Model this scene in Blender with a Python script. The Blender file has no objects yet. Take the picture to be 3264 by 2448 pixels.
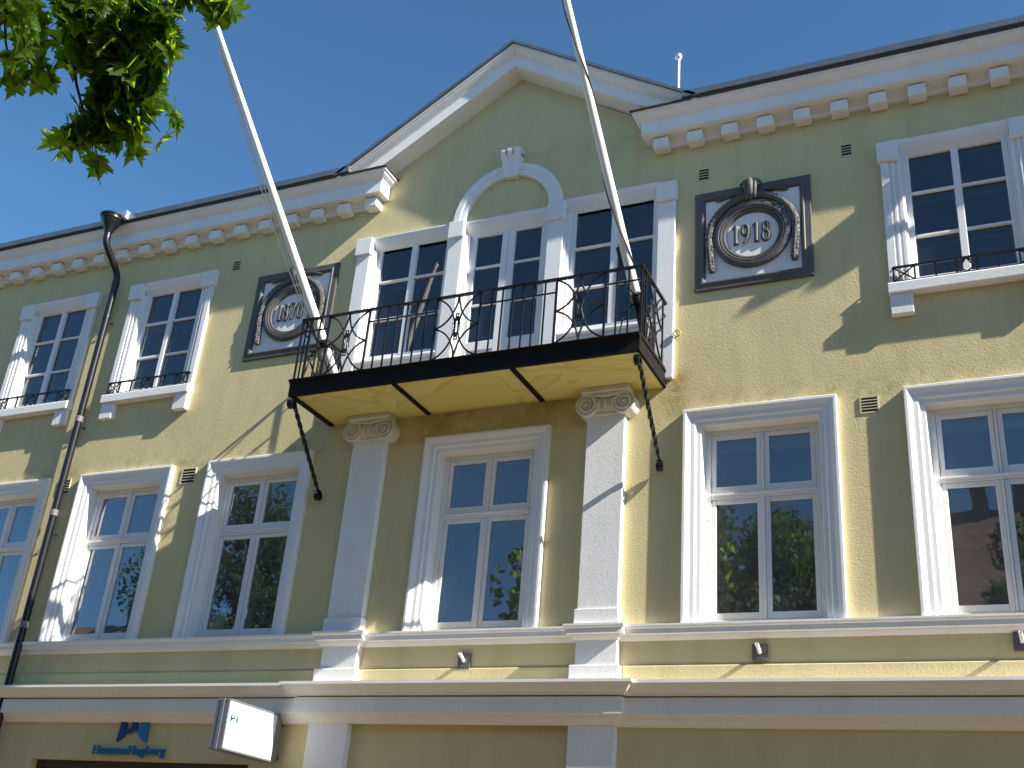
import bpy, bmesh, math, random
from mathutils import Vector, Matrix
random.seed(7)
sc = bpy.context.scene
col = sc.collection
R = math.radians

# ------------------------------------------------------------------ camera
cam_data = bpy.data.cameras.new('camera')
cam = bpy.data.objects.new('camera', cam_data)
col.objects.link(cam)
cam.location = (0.0, -11.0, 1.6)
cam.rotation_euler = (R(115.75097), R(-4.47851), R(24.09840))
cam_data.sensor_fit = 'HORIZONTAL'
cam_data.sensor_width = 36.0
cam_data.lens = 36.0 * 3583.38 / 3264.0
cam_data.clip_start = 0.1
cam_data.clip_end = 1200.0
sc.camera = cam

# ------------------------------------------------------------------ sky, sun, exposure
SUN = Vector((5.85, -1.0, 4.4)).normalized()          # towards the sun
elev = math.asin(SUN.z)
rot = math.atan2(SUN.x, SUN.y)
world = bpy.data.worlds.new('World')
sc.world = world
world.use_nodes = True
wn = world.node_tree.nodes
wl = world.node_tree.links
wn.clear()
sky = wn.new('ShaderNodeTexSky')
sky.sky_type = 'NISHITA'
sky.sun_disc = False
sky.sun_elevation = elev
sky.sun_rotation = rot
sky.air_density = 0.5
sky.dust_density = 0.0
sky.ozone_density = 4.0
bg = wn.new('ShaderNodeBackground')
bg.inputs['Strength'].default_value = 0.108
wo = wn.new('ShaderNodeOutputWorld')
wb = wn.new('ShaderNodeMix')                            # the camera's colour balance for the sky
wb.data_type = 'RGBA'
wb.blend_type = 'MULTIPLY'
wb.inputs[0].default_value = 1.0
wb.inputs[7].default_value = (0.80, 1.10, 1.06, 1.0)
wl.new(sky.outputs[0], wb.inputs[6])
wl.new(wb.outputs[2], bg.inputs['Color'])
wl.new(bg.outputs[0], wo.inputs['Surface'])
sun_data = bpy.data.lights.new('sun', 'SUN')
sun_data.energy = 5.0
sun_data.angle = R(0.53)
sun_data.color = (1.0, 0.95, 0.86)
sun = bpy.data.objects.new('sun', sun_data)
sun.location = (30, -10, 30)
sun.rotation_euler = SUN.to_track_quat('Z', 'Y').to_euler()
col.objects.link(sun)
sc.view_settings.view_transform = 'Standard'
sc.view_settings.look = 'None'
sc.view_settings.exposure = 1.30
sc.view_settings.gamma = 1.0
sc.view_settings.use_curve_mapping = False
sc.cycles.max_bounces = 8
sc.cycles.transparent_max_bounces = 12

# ------------------------------------------------------------------ materials
MAT = {}


def nodes_of(name):
    m = bpy.data.materials.new(name)
    m.use_nodes = True
    nt = m.node_tree
    MAT[name] = m
    return m, nt, nt.nodes['Principled BSDF']


def pos_node(nt, scale=(1, 1, 1)):
    g = nt.nodes.new('ShaderNodeNewGeometry')
    mp = nt.nodes.new('ShaderNodeMapping')
    mp.inputs['Scale'].default_value = scale
    nt.links.new(g.outputs['Position'], mp.inputs['Vector'])
    return mp


def noise(nt, vec, scale, detail=3.0, rough=0.55, dist=0.0):
    n = nt.nodes.new('ShaderNodeTexNoise')
    n.inputs['Scale'].default_value = scale
    n.inputs['Detail'].default_value = detail
    n.inputs['Roughness'].default_value = rough
    n.inputs['Distortion'].default_value = dist
    nt.links.new(vec.outputs[0], n.inputs['Vector'])
    return n


def ramp(nt, src, p0, c0, p1, c1):
    r = nt.nodes.new('ShaderNodeValToRGB')
    e = r.color_ramp.elements
    e[0].position, e[0].color = p0, (*c0, 1)
    e[1].position, e[1].color = p1, (*c1, 1)
    nt.links.new(src.outputs[0], r.inputs['Fac'])
    return r


def mixc(nt, a, b, fac, mode='MULTIPLY'):
    m = nt.nodes.new('ShaderNodeMix')
    m.data_type = 'RGBA'
    m.blend_type = mode
    m.inputs[0].default_value = fac
    nt.links.new(a, m.inputs[6])
    nt.links.new(b, m.inputs[7])
    return m.outputs[2]


def bump(nt, src, strength, dist, bsdf, prev=None):
    b = nt.nodes.new('ShaderNodeBump')
    b.inputs['Strength'].default_value = strength
    b.inputs['Distance'].default_value = dist
    nt.links.new(src.outputs[0], b.inputs['Height'])
    if prev is not None:
        nt.links.new(prev.outputs[0], b.inputs['Normal'])
    nt.links.new(b.outputs[0], bsdf.inputs['Normal'])
    return b


def plaster(name, base, dark, grain=1.0, stain=0.25, rough=0.85, gscale=26.0):
    m, nt, b = nodes_of(name)
    p = pos_node(nt)
    n1 = noise(nt, p, 0.9, 5, 0.6)
    c = ramp(nt, n1, 0.30, dark, 0.62, base)
    ps = pos_node(nt, (3.0, 3.0, 0.45))
    n2 = noise(nt, ps, 1.3, 5, 0.65, 0.4)
    s = ramp(nt, n2, 0.28, (1 - stain, 1 - stain * 1.05, 1 - stain * 1.3), 0.55, (1, 1, 1))
    c2 = mixc(nt, c.outputs[0], s.outputs[0], 1.0)
    n4 = noise(nt, p, 55.0, 2, 0.5)
    f = ramp(nt, n4, 0.35, (0.93, 0.93, 0.93), 0.6, (1, 1, 1))
    c3 = mixc(nt, c2, f.outputs[0], 1.0)
    nt.links.new(c3, b.inputs['Base Color'])
    b.inputs['Roughness'].default_value = rough
    b.inputs['Specular IOR Level'].default_value = 0.25
    n3 = noise(nt, p, gscale, 2.5, 0.5, 1.2)
    b1 = bump(nt, n3, 0.55 * grain, 0.006, b)
    n5 = noise(nt, p, 2.2, 3, 0.5)
    bump(nt, n5, 0.3 * grain, 0.012, b, b1)
    return m, nt, b, c3


ym_ = plaster('yellow_plaster', (0.65, 0.555, 0.305), (0.60, 0.51, 0.275), 1.15, 0.09, 0.85, 44.0)


def wall_stains():
    """brown water marks on the wall under the balcony slab and greenish grime over the window heads"""
    m, nt, b, c3 = ym_
    g = nt.nodes.new('ShaderNodeNewGeometry')
    sp = nt.nodes.new('ShaderNodeSeparateXYZ')
    nt.links.new(g.outputs['Position'], sp.inputs[0])
    p = pos_node(nt)

    def rng(out, a, c):
        r = nt.nodes.new('ShaderNodeMapRange')
        r.interpolation_type = 'SMOOTHSTEP'
        r.inputs['From Min'].default_value, r.inputs['From Max'].default_value = a, c
        nt.links.new(out, r.inputs['Value'])
        return r.outputs[0]

    def mul(*o):
        cur = o[0]
        for q in o[1:]:
            n = nt.nodes.new('ShaderNodeMath')
            n.operation = 'MULTIPLY'
            nt.links.new(cur, n.inputs[0])
            nt.links.new(q, n.inputs[1])
            cur = n.outputs[0]
        return cur

    def layer(prev, mask, colr):
        n = nt.nodes.new('ShaderNodeMix')
        n.data_type = 'RGBA'
        nt.links.new(mask, n.inputs[0])
        nt.links.new(prev, n.inputs[6])
        n.inputs[7].default_value = (*colr, 1)
        return n.outputs[2]
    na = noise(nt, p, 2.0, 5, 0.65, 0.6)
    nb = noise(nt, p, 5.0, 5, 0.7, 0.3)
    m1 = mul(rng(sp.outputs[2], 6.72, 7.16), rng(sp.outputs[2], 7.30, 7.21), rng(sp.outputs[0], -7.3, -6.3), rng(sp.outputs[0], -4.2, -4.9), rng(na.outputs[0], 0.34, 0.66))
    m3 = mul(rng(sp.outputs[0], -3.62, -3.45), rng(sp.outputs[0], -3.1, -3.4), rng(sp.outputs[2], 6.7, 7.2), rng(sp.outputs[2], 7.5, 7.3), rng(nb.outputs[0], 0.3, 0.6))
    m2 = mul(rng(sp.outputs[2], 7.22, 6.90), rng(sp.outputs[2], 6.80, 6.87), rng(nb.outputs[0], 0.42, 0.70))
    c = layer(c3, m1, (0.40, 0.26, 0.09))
    c = layer(c, m3, (0.42, 0.27, 0.08))
    c = layer(c, m2, (0.42, 0.37, 0.17))
    nt.links.new(c, b.inputs['Base Color'])


wall_stains()
plaster('white_plaster', (0.80, 0.79, 0.77), (0.77, 0.76, 0.74), 0.75, 0.04, 0.85, 44.0)
plaster('white_paint', (0.80, 0.79, 0.77), (0.77, 0.755, 0.735), 0.22, 0.025, 0.6, 40.0)
plaster('cornice_paint', (0.82, 0.80, 0.77), (0.78, 0.755, 0.72), 0.12, 0.05, 0.7, 30.0)
plaster('grey_stucco', (0.125, 0.118, 0.112), (0.09, 0.085, 0.082), 1.0, 0.25, 0.55, 30.0)
plaster('capital_stone', (0.72, 0.69, 0.62), (0.64, 0.60, 0.52), 0.15, 0.15, 0.7, 30.0)


def soffit_mat():
    m, nt, b = nodes_of('stained_soffit')
    p = pos_node(nt)
    n1 = noise(nt, p, 0.85, 3, 0.45, 0.9)
    w = nt.nodes.new('ShaderNodeValToRGB')
    e = w.color_ramp.elements
    e[0].position, e[0].color = 0.30, (0.658, 0.546, 0.164, 1)
    e[1].position, e[1].color = 0.75, (0.686, 0.587, 0.205, 1)
    for ps_, cc in ((0.43, (0.667, 0.556, 0.172)), (0.47, (0.592, 0.464, 0.107)), (0.475, (0.696, 0.597, 0.221)), (0.56, (0.677, 0.567, 0.189)), (0.60, (0.611, 0.484, 0.123)), (0.605, (0.696, 0.597, 0.213))):
        k = e.new(ps_)
        k.color = (*cc, 1)
    nt.links.new(n1.outputs[0], w.inputs['Fac'])
    nt.links.new(w.outputs[0], b.inputs['Base Color'])
    b.inputs['Roughness'].default_value = 0.8
    n3 = noise(nt, p, 14.0, 3, 0.5)
    bump(nt, n3, 0.2, 0.004, b)


soffit_mat()


def simple(name, colr, rough=0.5, metal=0.0, spec=0.5, nscale=0.0, nbump=0.0, var=0.12):
    m, nt, b = nodes_of(name)
    p = pos_node(nt)
    n1 = noise(nt, p, 6.0, 4, 0.6)
    d = tuple(c * (1 - var) for c in colr)
    r = ramp(nt, n1, 0.3, d, 0.65, colr)
    nt.links.new(r.outputs[0], b.inputs['Base Color'])
    b.inputs['Roughness'].default_value = rough
    b.inputs['Metallic'].default_value = metal
    b.inputs['Specular IOR Level'].default_value = spec
    if nbump:
        n2 = noise(nt, p, nscale, 3, 0.5)
        bump(nt, n2, nbump, 0.004, b)
    return m


simple('black_iron', (0.008, 0.008, 0.0085), 0.42, 0.0, 0.35, 60, 0.3, 0.3)
simple('black_steel', (0.014, 0.0125, 0.011), 0.55, 0.0, 0.10, 12, 0.15, 0.3)
simple('black_pipe', (0.010, 0.010, 0.0115), 0.33, 0.0, 0.45, 8, 0.1, 0.25)
simple('pipe_band', (0.16, 0.14, 0.15), 0.5, 0.0, 0.4)
simple('zinc_sheet', (0.16, 0.19, 0.22), 0.42, 0.35, 0.5, 5, 0.1, 0.25)
simple('bright_zinc', (0.75, 0.76, 0.78), 0.3, 0.8, 0.5)
simple('brown_felt', (0.10, 0.07, 0.055), 0.8, 0.0, 0.3, 20, 0.2, 0.3)
simple('pole_paint', (0.78, 0.74, 0.68), 0.38, 0.0, 0.5, 20, 0.1, 0.06)
simple('rope', (0.72, 0.69, 0.64), 0.8)
simple('black_cable', (0.02, 0.02, 0.02), 0.5)
simple('aluminium', (0.34, 0.34, 0.36), 0.38, 0.7, 0.5, 3, 0.02, 0.08)
simple('sign_face', (0.82, 0.82, 0.82), 0.35, 0.0, 0.5, 1, 0.0, 0.01)
simple('dark_blue_letter', (0.008, 0.05, 0.20), 0.35)
simple('light_blue_letter', (0.03, 0.17, 0.36), 0.35)
simple('print_blue', (0.06, 0.24, 0.42), 0.4)
simple('faint_print', (0.50, 0.58, 0.64), 0.4, var=0.02)
simple('vent_paint', (0.58, 0.52, 0.34), 0.6)
simple('grille_black', (0.008, 0.008, 0.008), 0.8)
simple('plate_grey', (0.13, 0.12, 0.12), 0.5, 0.2)
simple('shop_frame', (0.05, 0.045, 0.04), 0.4)
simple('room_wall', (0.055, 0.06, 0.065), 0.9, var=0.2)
simple('blind_white', (0.42, 0.44, 0.46), 0.7)
simple('curtain', (0.13, 0.14, 0.15), 0.9, var=0.2)
simple('white_object', (0.75, 0.75, 0.73), 0.6)
simple('asphalt', (0.075, 0.062, 0.045), 0.9, 0, 0.3, 40, 0.4, 0.3)
simple('paving', (0.17, 0.125, 0.075), 0.85, 0, 0.3, 30, 0.3, 0.15)
simple('concrete_floor', (0.26, 0.25, 0.24), 0.9, 0, 0.3, 30, 0.3, 0.15)
simple('grass_green', (0.06, 0.10, 0.025), 0.9, 0, 0.2, 30, 0.5, 0.4)
simple('brick_brown', (0.22, 0.17, 0.13), 0.85, 0, 0.3, 10, 0.2, 0.2)
simple('brass_ring', (0.55, 0.45, 0.22), 0.4, 0.3)
simple('bark', (0.045, 0.034, 0.026), 0.9, 0, 0.2, 25, 0.8, 0.4)


def tile_mat():
    m, nt, b = nodes_of('roof_tile')
    p = pos_node(nt)
    br = nt.nodes.new('ShaderNodeTexBrick')
    br.inputs['Color1'].default_value = (0.36, 0.22, 0.17, 1)
    br.inputs['Color2'].default_value = (0.24, 0.15, 0.12, 1)
    br.inputs['Mortar'].default_value = (0.05, 0.03, 0.03, 1)
    br.inputs['Scale'].default_value = 2.0
    sx = nt.nodes.new('ShaderNodeSeparateXYZ')
    cx = nt.nodes.new('ShaderNodeCombineXYZ')
    nt.links.new(p.outputs[0], sx.inputs[0])
    nt.links.new(sx.outputs[0], cx.inputs[0])
    nt.links.new(sx.outputs[2], cx.inputs[1])
    nt.links.new(cx.outputs[0], br.inputs['Vector'])
    nt.links.new(br.outputs[0], b.inputs['Base Color'])
    b.inputs['Roughness'].default_value = 0.8


tile_mat()


def glass_mat(name, boost, tint, haze):
    m = bpy.data.materials.new(name)
    m.use_nodes = True
    MAT[name] = m
    nt = m.node_tree
    nt.nodes.clear()
    out = nt.nodes.new('ShaderNodeOutputMaterial')
    fr = nt.nodes.new('ShaderNodeFresnel')
    fr.inputs['IOR'].default_value = 1.5
    mul = nt.nodes.new('ShaderNodeMath')
    mul.operation = 'MULTIPLY'
    mul.use_clamp = True
    mul.inputs[1].default_value = boost
    nt.links.new(fr.outputs[0], mul.inputs[0])
    gl = nt.nodes.new('ShaderNodeBsdfGlossy')
    gl.inputs['Roughness'].default_value = 0.015
    gl.inputs['Color'].default_value = (1, 1, 1, 1)
    tr = nt.nodes.new('ShaderNodeBsdfTransparent')
    tr.inputs['Color'].default_value = tint
    mx = nt.nodes.new('ShaderNodeMixShader')
    nt.links.new(mul.outputs[0], mx.inputs[0])
    nt.links.new(tr.outputs[0], mx.inputs[1])
    nt.links.new(gl.outputs[0], mx.inputs[2])
    nt.links.new(mx.outputs[0], out.inputs['Surface'])
    p = pos_node(nt)
    if haze > 0:  # pale haze mixed into the panes for light blinds behind, and dust
        df = nt.nodes.new('ShaderNodeBsdfDiffuse')
        df.inputs['Color'].default_value = (0.75, 0.75, 0.72, 1)
        dn = noise(nt, p, 3.0, 4, 0.6)
        dm = nt.nodes.new('ShaderNodeMath')
        dm.operation = 'MULTIPLY'
        dm.inputs[1].default_value = haze * 2
        nt.links.new(dn.outputs[0], dm.inputs[0])
        m2 = nt.nodes.new('ShaderNodeMixShader')
        nt.links.new(dm.outputs[0], m2.inputs[0])
        nt.links.new(mx.outputs[0], m2.inputs[1])
        nt.links.new(df.outputs[0], m2.inputs[2])
        nt.links.new(m2.outputs[0], out.inputs['Surface'])
    n = noise(nt, p, 2.3, 2, 0.5)
    b = nt.nodes.new('ShaderNodeBump')
    b.inputs['Strength'].default_value = 0.06
    b.inputs['Distance'].default_value = 0.012
    nt.links.new(n.outputs[0], b.inputs['Height'])
    nt.links.new(b.outputs[0], gl.inputs['Normal'])


glass_mat('window_glass', 4.0, (0.72, 0.80, 0.82, 1), 0.07)
glass_mat('attic_glass', 2.2, (0.62, 0.72, 0.78, 1), 0.02)


def leaf_mat(name, c_top, c_var, trans):
    m, nt, b = nodes_of(name)
    g = nt.nodes.new('ShaderNodeObjectInfo')
    geo = nt.nodes.new('ShaderNodeNewGeometry')
    add = nt.nodes.new('ShaderNodeMath')
    add.operation = 'ADD'
    nt.links.new(g.outputs['Random'], add.inputs[0])
    nt.links.new(geo.outputs['Random Per Island'], add.inputs[1])
    fr = nt.nodes.new('ShaderNodeMath')
    fr.operation = 'FRACT'
    nt.links.new(add.outputs[0], fr.inputs[0])
    r = ramp(nt, fr, 0.0, c_var, 1.0, c_top)
    nt.links.new(r.outputs[0], b.inputs['Base Color'])
    b.inputs['Roughness'].default_value = 0.42
    b.inputs['Specular IOR Level'].default_value = 0.22
    t = nt.nodes.new('ShaderNodeBsdfTranslucent')
    t.inputs['Color'].default_value = (*trans, 1)
    mx = nt.nodes.new('ShaderNodeMixShader')
    mx.inputs[0].default_value = 0.55
    out = nt.nodes['Material Output']
    nt.links.new(b.outputs[0], mx.inputs[1])
    nt.links.new(t.outputs[0], mx.inputs[2])
    nt.links.new(mx.outputs[0], out.inputs['Surface'])


leaf_mat('maple_leaf', (0.045, 0.090, 0.010), (0.022, 0.055, 0.008), (0.40, 0.58, 0.015))
leaf_mat('far_leaf', (0.06, 0.105, 0.02), (0.035, 0.07, 0.015), (0.10, 0.20, 0.02))

# ------------------------------------------------------------------ building helpers
WL = {}                                                    # world origin of every object


def empty(name, loc, label=None, cat=None, group=None, parent=None):
    o = bpy.data.objects.new(name, None)
    o.empty_display_size = 0.2
    col.objects.link(o)
    loc = Vector(loc)
    WL[o] = loc
    if parent is not None:
        o.parent = parent
        o.location = loc - WL[parent]
    else:
        o.location = loc
    tag(o, label, cat, group)
    return o


def tag(o, label=None, cat=None, group=None, kind=None):
    if label:
        o['label'] = label
    if cat:
        o['category'] = cat
    if group:
        o['group'] = group
    if kind:
        o['kind'] = kind
    return o


class MB:
    """collects faces in world coordinates and links them as one mesh object"""

    def __init__(self):
        self.v, self.f = [], []

    def add(self, verts, faces):
        n = len(self.v)
        self.v += [tuple(p) for p in verts]
        self.f += [tuple(i + n for i in f) for f in faces]
        return self

    def box(self, x0, x1, y0, y1, z0, z1):
        v = [(x0, y0, z0), (x1, y0, z0), (x1, y1, z0), (x0, y1, z0), (x0, y0, z1), (x1, y0, z1), (x1, y1, z1), (x0, y1, z1)]
        return self.add(v, [(0, 3, 2, 1), (4, 5, 6, 7), (0, 1, 5, 4), (1, 2, 6, 5), (2, 3, 7, 6), (3, 0, 4, 7)])

    def quad(self, a, b, c, d):
        return self.add([a, b, c, d], [(0, 1, 2, 3)])

    def prism(self, poly, y0, y1):
        """poly in (x, z), y0 towards the viewer (smaller y)"""
        n = len(poly)
        v = [(x, y0, z) for x, z in poly] + [(x, y1, z) for x, z in poly]
        f = [tuple(range(n)), tuple(reversed(range(n, 2 * n)))]
        f += [(i, i + n, (i + 1) % n + n, (i + 1) % n) for i in range(n)]
        return self.add(v, f)

    def bar(self, a, b, w, d=None, twist=0.0, up=(0, 0, 1)):
        a, b = Vector(a), Vector(b)
        d = w if d is None else d
        t = (b - a).normalized()
        u = Vector(up)
        if abs(t.dot(u)) > 0.98:
            u = Vector((0, 1, 0))
        s = t.cross(u).normalized()
        u = s.cross(t).normalized()
        v = []
        for p in (a, b):
            for i, j in ((-1, -1), (1, -1), (1, 1), (-1, 1)):
                v.append(p + s * (i * w / 2) + u * (j * d / 2))
        return self.add(v, [(0, 1, 2, 3), (7, 6, 5, 4), (0, 4, 5, 1), (1, 5, 6, 2), (2, 6, 7, 3), (3, 7, 4, 0)])

    def tube(self, pts, r, n=8, closed=False, square=False, twist=0.0, flat=None):
        pts = [Vector(p) for p in pts]
        m = len(pts)
        rs = r if isinstance(r, (list, tuple)) else [r] * m
        prev = None
        rings = []
        for i, p in enumerate(pts):
            if closed:
                t = pts[(i + 1) % m] - pts[i - 1]
            else:
                t = pts[min(i + 1, m - 1)] - pts[max(i - 1, 0)]
            t.normalize()
            if prev is None:
                u = Vector((0, 0, 1)) if abs(t.z) < 0.9 else Vector((0, 1, 0))
                if flat is not None:
                    u = Vector(flat)
            else:
                u = prev
            u = (u - t * u.dot(t)).normalized()
            prev = u
            s = t.cross(u)
            ring = []
            for k in range(n):
                a = 2 * math.pi * k / n + twist * i + (math.pi / 4 if square else 0)
                ring.append(p + (u * math.cos(a) + s * math.sin(a)) * rs[i])
            rings.append(ring)
        v = [q for ring in rings for q in ring]
        f = []
        for i in range(m if closed else m - 1):
            j = (i + 1) % m
            for k in range(n):
                k2 = (k + 1) % n
                f.append((i * n + k, i * n + k2, j * n + k2, j * n + k))
        if not closed:
            f.append(tuple(reversed(range(n))))
            f.append(tuple(range((m - 1) * n, m * n)))
        return self.add(v, f)

    def sweepx(self, prof, x0, x1, close=True):
        """closed profile of (y, z) extruded along x"""
        n = len(prof)
        v = [(x0, y, z) for y, z in prof] + [(x1, y, z) for y, z in prof]
        f = [(i, (i + 1) % n, (i + 1) % n + n, i + n) for i in range(n)]
        f += [tuple(reversed(range(n))), tuple(range(n, 2 * n))]
        return self.add(v, f)

    def lathe(self, c, prof, axis=(0, 0, 1), n=20):
        """prof of (radius, distance along axis)"""
        c = Vector(c)
        ax = Vector(axis).normalized()
        u = ax.orthogonal().normalized()
        s = ax.cross(u)
        v, f = [], []
        for r, h in prof:
            for k in range(n):
                a = 2 * math.pi * k / n
                v.append(c + ax * h + (u * math.cos(a) + s * math.sin(a)) * r)
        for i in range(len(prof) - 1):
            for k in range(n):
                k2 = (k + 1) % n
                f.append((i * n + k, i * n + k2, (i + 1) * n + k2, (i + 1) * n + k))
        f.append(tuple(reversed(range(n))))
        f.append(tuple(range((len(prof) - 1) * n, len(prof) * n)))
        return self.add(v, f)

    def build(self, name, mat, parent=None, bevel=0.0, smooth=False, loc=None, segs=2):
        org = WL[parent] if (parent is not None and loc is None) else Vector(loc or (0, 0, 0))
        me = bpy.data.meshes.new(name)
        me.from_pydata([tuple(Vector(p) - org) for p in self.v], [], self.f)
        if name != 'pane':
            bm = bmesh.new()
            bm.from_mesh(me)
            bmesh.ops.recalc_face_normals(bm, faces=bm.faces)
            bm.to_mesh(me)
            bm.free()
        me.materials.append(MAT[mat])
        if smooth:
            me.polygons.foreach_set('use_smooth', [True] * len(me.polygons))
        o = bpy.data.objects.new(name, me)
        col.objects.link(o)
        WL[o] = org
        if parent is not None:
            o.parent = parent
            o.location = org - WL[parent]
        else:
            o.location = org
        if bevel:
            b = o.modifiers.new('bevel', 'BEVEL')
            b.width = bevel
            b.segments = segs
            b.limit_method = 'ANGLE'
            b.angle_limit = R(40)
        return o


def smooth_angle(o, deg=40):
    me = o.data
    me.polygons.foreach_set('use_smooth', [True] * len(me.polygons))
    me.set_sharp_from_angle(angle=R(deg))
    return o


def copy_tree(o, parent=None, dloc=(0, 0, 0)):
    c = o.copy()
    col.objects.link(c)
    c.parent = parent
    if parent is None or dloc != (0, 0, 0):
        c.location = o.location + Vector(dloc)
    WL[c] = WL[o] + Vector(dloc)
    for ch in list(o.children):
        cc = ch.copy()
        col.objects.link(cc)
        cc.parent = c
        WL[cc] = WL[ch] + Vector(dloc)
        for g in list(ch.children):
            cg = g.copy()
            col.objects.link(cg)
            cg.parent = cc
            WL[cg] = WL[g] + Vector(dloc)
    return c


def arc(cx, cz, rx, rz, a0, a1, n, y=0.0):
    return [(cx + rx * math.cos(R(a0 + (a1 - a0) * i / n)), y, cz + rz * math.sin(R(a0 + (a1 - a0) * i / n))) for i in range(n + 1)]


# ------------------------------------------------------------------ ground and street
m = MB(); m.quad((-300, -300, -0.02), (300, -300, -0.02), (300, 300, -0.02), (-300, 300, -0.02))
tag(m.build('ground', 'grass_green'), kind='structure')
m = MB(); m.box(-80, 80, -12.5, -4.2, -0.016, -0.012)
tag(m.build('road', 'asphalt'), kind='structure')
m = MB(); m.box(-80, 80, -4.2, 0.3, -0.018, 0.11)
tag(m.build('pavement', 'paving', bevel=0.015), kind='structure')
m = MB(); m.box(-80, 80, -19.0, -12.5, -0.018, 0.11)
tag(m.build('far_pavement', 'paving', bevel=0.015), kind='structure')

# ------------------------------------------------------------------ the town house
house = empty('town_house', (-6.0, 0.0, 0.0), 'long pale yellow plaster town house with white trim, central gable and stone pilasters', 'building')
LOWX = [-13.48, -11.235, -8.975, -5.683, -2.443, -0.125]
UPX = [-13.45, -11.2, -0.22]
HOLES = [(x - 0.64, x + 0.64, 4.44, 6.70) for x in LOWX]
HOLES += [(x - 0.575, x + 0.575, 8.07, 9.885) for x in UPX]
HOLES += [(-7.745, -6.515, 8.10, 9.92), (-6.30, -5.088, 7.36, 9.90), (-4.872, -3.625, 8.10, 9.95)]
HOLES += [(-11.72, -8.35, 0.35, 3.035)]
XL, XR, WT = -17.5, 6.0, 10.93


def wall_mesh():
    xs = sorted({XL, XR, -7.78, -3.60} | {h[0] for h in HOLES} | {h[1] for h in HOLES})
    zs = sorted({-0.01, WT} | {h[2] for h in HOLES} | {h[3] for h in HOLES})
    mb = MB()
    for i in range(len(xs) - 1):
        for j in range(len(zs) - 1):
            cx, cz = (xs[i] + xs[i + 1]) / 2, (zs[j] + zs[j + 1]) / 2
            if any(h[0] < cx < h[1] and h[2] < cz < h[3] for h in HOLES):
                continue
            mb.quad((xs[i], 0, zs[j]), (xs[i + 1], 0, zs[j]), (xs[i + 1], 0, zs[j + 1]), (xs[i], 0, zs[j + 1]))
    for a, b, c, d in HOLES:
        D = 0.24
        mb.quad((a, 0, c), (a, D, c), (a, D, d), (a, 0, d))
        mb.quad((b, 0, c), (b, 0, d), (b, D, d), (b, D, c))
        mb.quad((a, 0, d), (a, D, d), (b, D, d), (b, 0, d))
        mb.quad((a, 0, c), (b, 0, c), (b, D, c), (a, D, c))
    mb.add([(-7.78, 0, WT), (-3.60, 0, WT), (-5.69, 0, 12.30)], [(0, 1, 2)])
    return mb


wall = wall_mesh().build('front_wall', 'yellow_plaster', house)
m = MB()
m.quad((XL, 0, 0), (XL, 0, WT), (XL, 9, WT), (XL, 9, 0))
m.quad((XR, 0, 0), (XR, 9, 0), (XR, 9, WT), (XR, 0, WT))
m.quad((XL, 9, 0), (XL, 9, WT), (XR, 9, WT), (XR, 9, 0))
m.build('outer_wall', 'yellow_plaster', house)
# dark rooms behind the panes
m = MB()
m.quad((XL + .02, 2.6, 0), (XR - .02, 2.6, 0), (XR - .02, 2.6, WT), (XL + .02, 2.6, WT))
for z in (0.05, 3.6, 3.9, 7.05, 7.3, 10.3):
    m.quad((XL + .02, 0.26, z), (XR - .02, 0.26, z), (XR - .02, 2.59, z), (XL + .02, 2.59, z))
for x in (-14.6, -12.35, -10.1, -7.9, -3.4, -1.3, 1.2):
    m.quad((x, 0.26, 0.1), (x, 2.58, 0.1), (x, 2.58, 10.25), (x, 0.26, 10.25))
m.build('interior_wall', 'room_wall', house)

# roofs (mostly hidden behind the eaves)
m = MB()
zr = lambda y: 11.03 + (y + 0.36) * 0.4877
for a, b, y in ((XL - .2, -8.25, -0.36), (-8.25, -3.05, 0.35), (-3.05, XR + .2, -0.36)):
    m.quad((a, y, zr(y)), (b, y, zr(y)), (b, 4.5, 13.4), (a, 4.5, 13.4))
m.quad((XL - .2, 9.3, 11.0), (XL - .2, 4.5, 13.4), (XR + .2, 4.5, 13.4), (XR + .2, 9.3, 11.0))
m.build('main_roof', 'zinc_sheet', house)

# ---- main eaves cornice, broken by the gable
CORN = [(0.05, 10.54), (-0.040, 10.54), (-0.045, 10.548), (-0.045, 10.575), (-0.055, 10.58), (-0.055, 10.61), (-0.075, 10.615), (-0.085, 10.64), (-0.25, 10.645), (-0.25, 10.825),
        (-0.265, 10.835), (-0.265, 10.85), (-0.285, 10.86), (-0.315, 10.885), (-0.34, 10.92), (-0.355, 10.925), (-0.355, 10.955), (0.05, 10.955)]
CORN_END_L, CORN_END_R = -7.60, -3.80


def cornice_run(x0, x1, ret):
    """moulded run along x with its profile returned to the wall at the end called ret ('r' or 'l')"""
    mb = MB()
    n = len(CORN)
    s = 1 if ret == 'r' else -1
    xe, xf = (x1, x0) if ret == 'r' else (x0, x1)
    far = [(xf, y, z) for y, z in CORN]
    mit = [(xe + s * (max(0.0, -y) - 0.25), y, z) for y, z in CORN]
    back = [(xe + s * (max(0.0, -y) - 0.25), 0.05, z) for y, z in CORN]
    v = far + mit + back
    f = []
    for i in range(n - 1):
        f.append((i, i + 1, i + 1 + n, i + n))
        f.append((i + n, i + 1 + n, i + 1 + 2 * n, i + 2 * n))
    f.append(tuple(range(n)))
    mb.add(v, f)
    return mb


c1 = cornice_run(XL, CORN_END_L, 'r').build('cornice', 'cornice_paint', house)
c2 = cornice_run(CORN_END_R, XR, 'l').build('cornice', 'cornice_paint', house)
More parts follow.
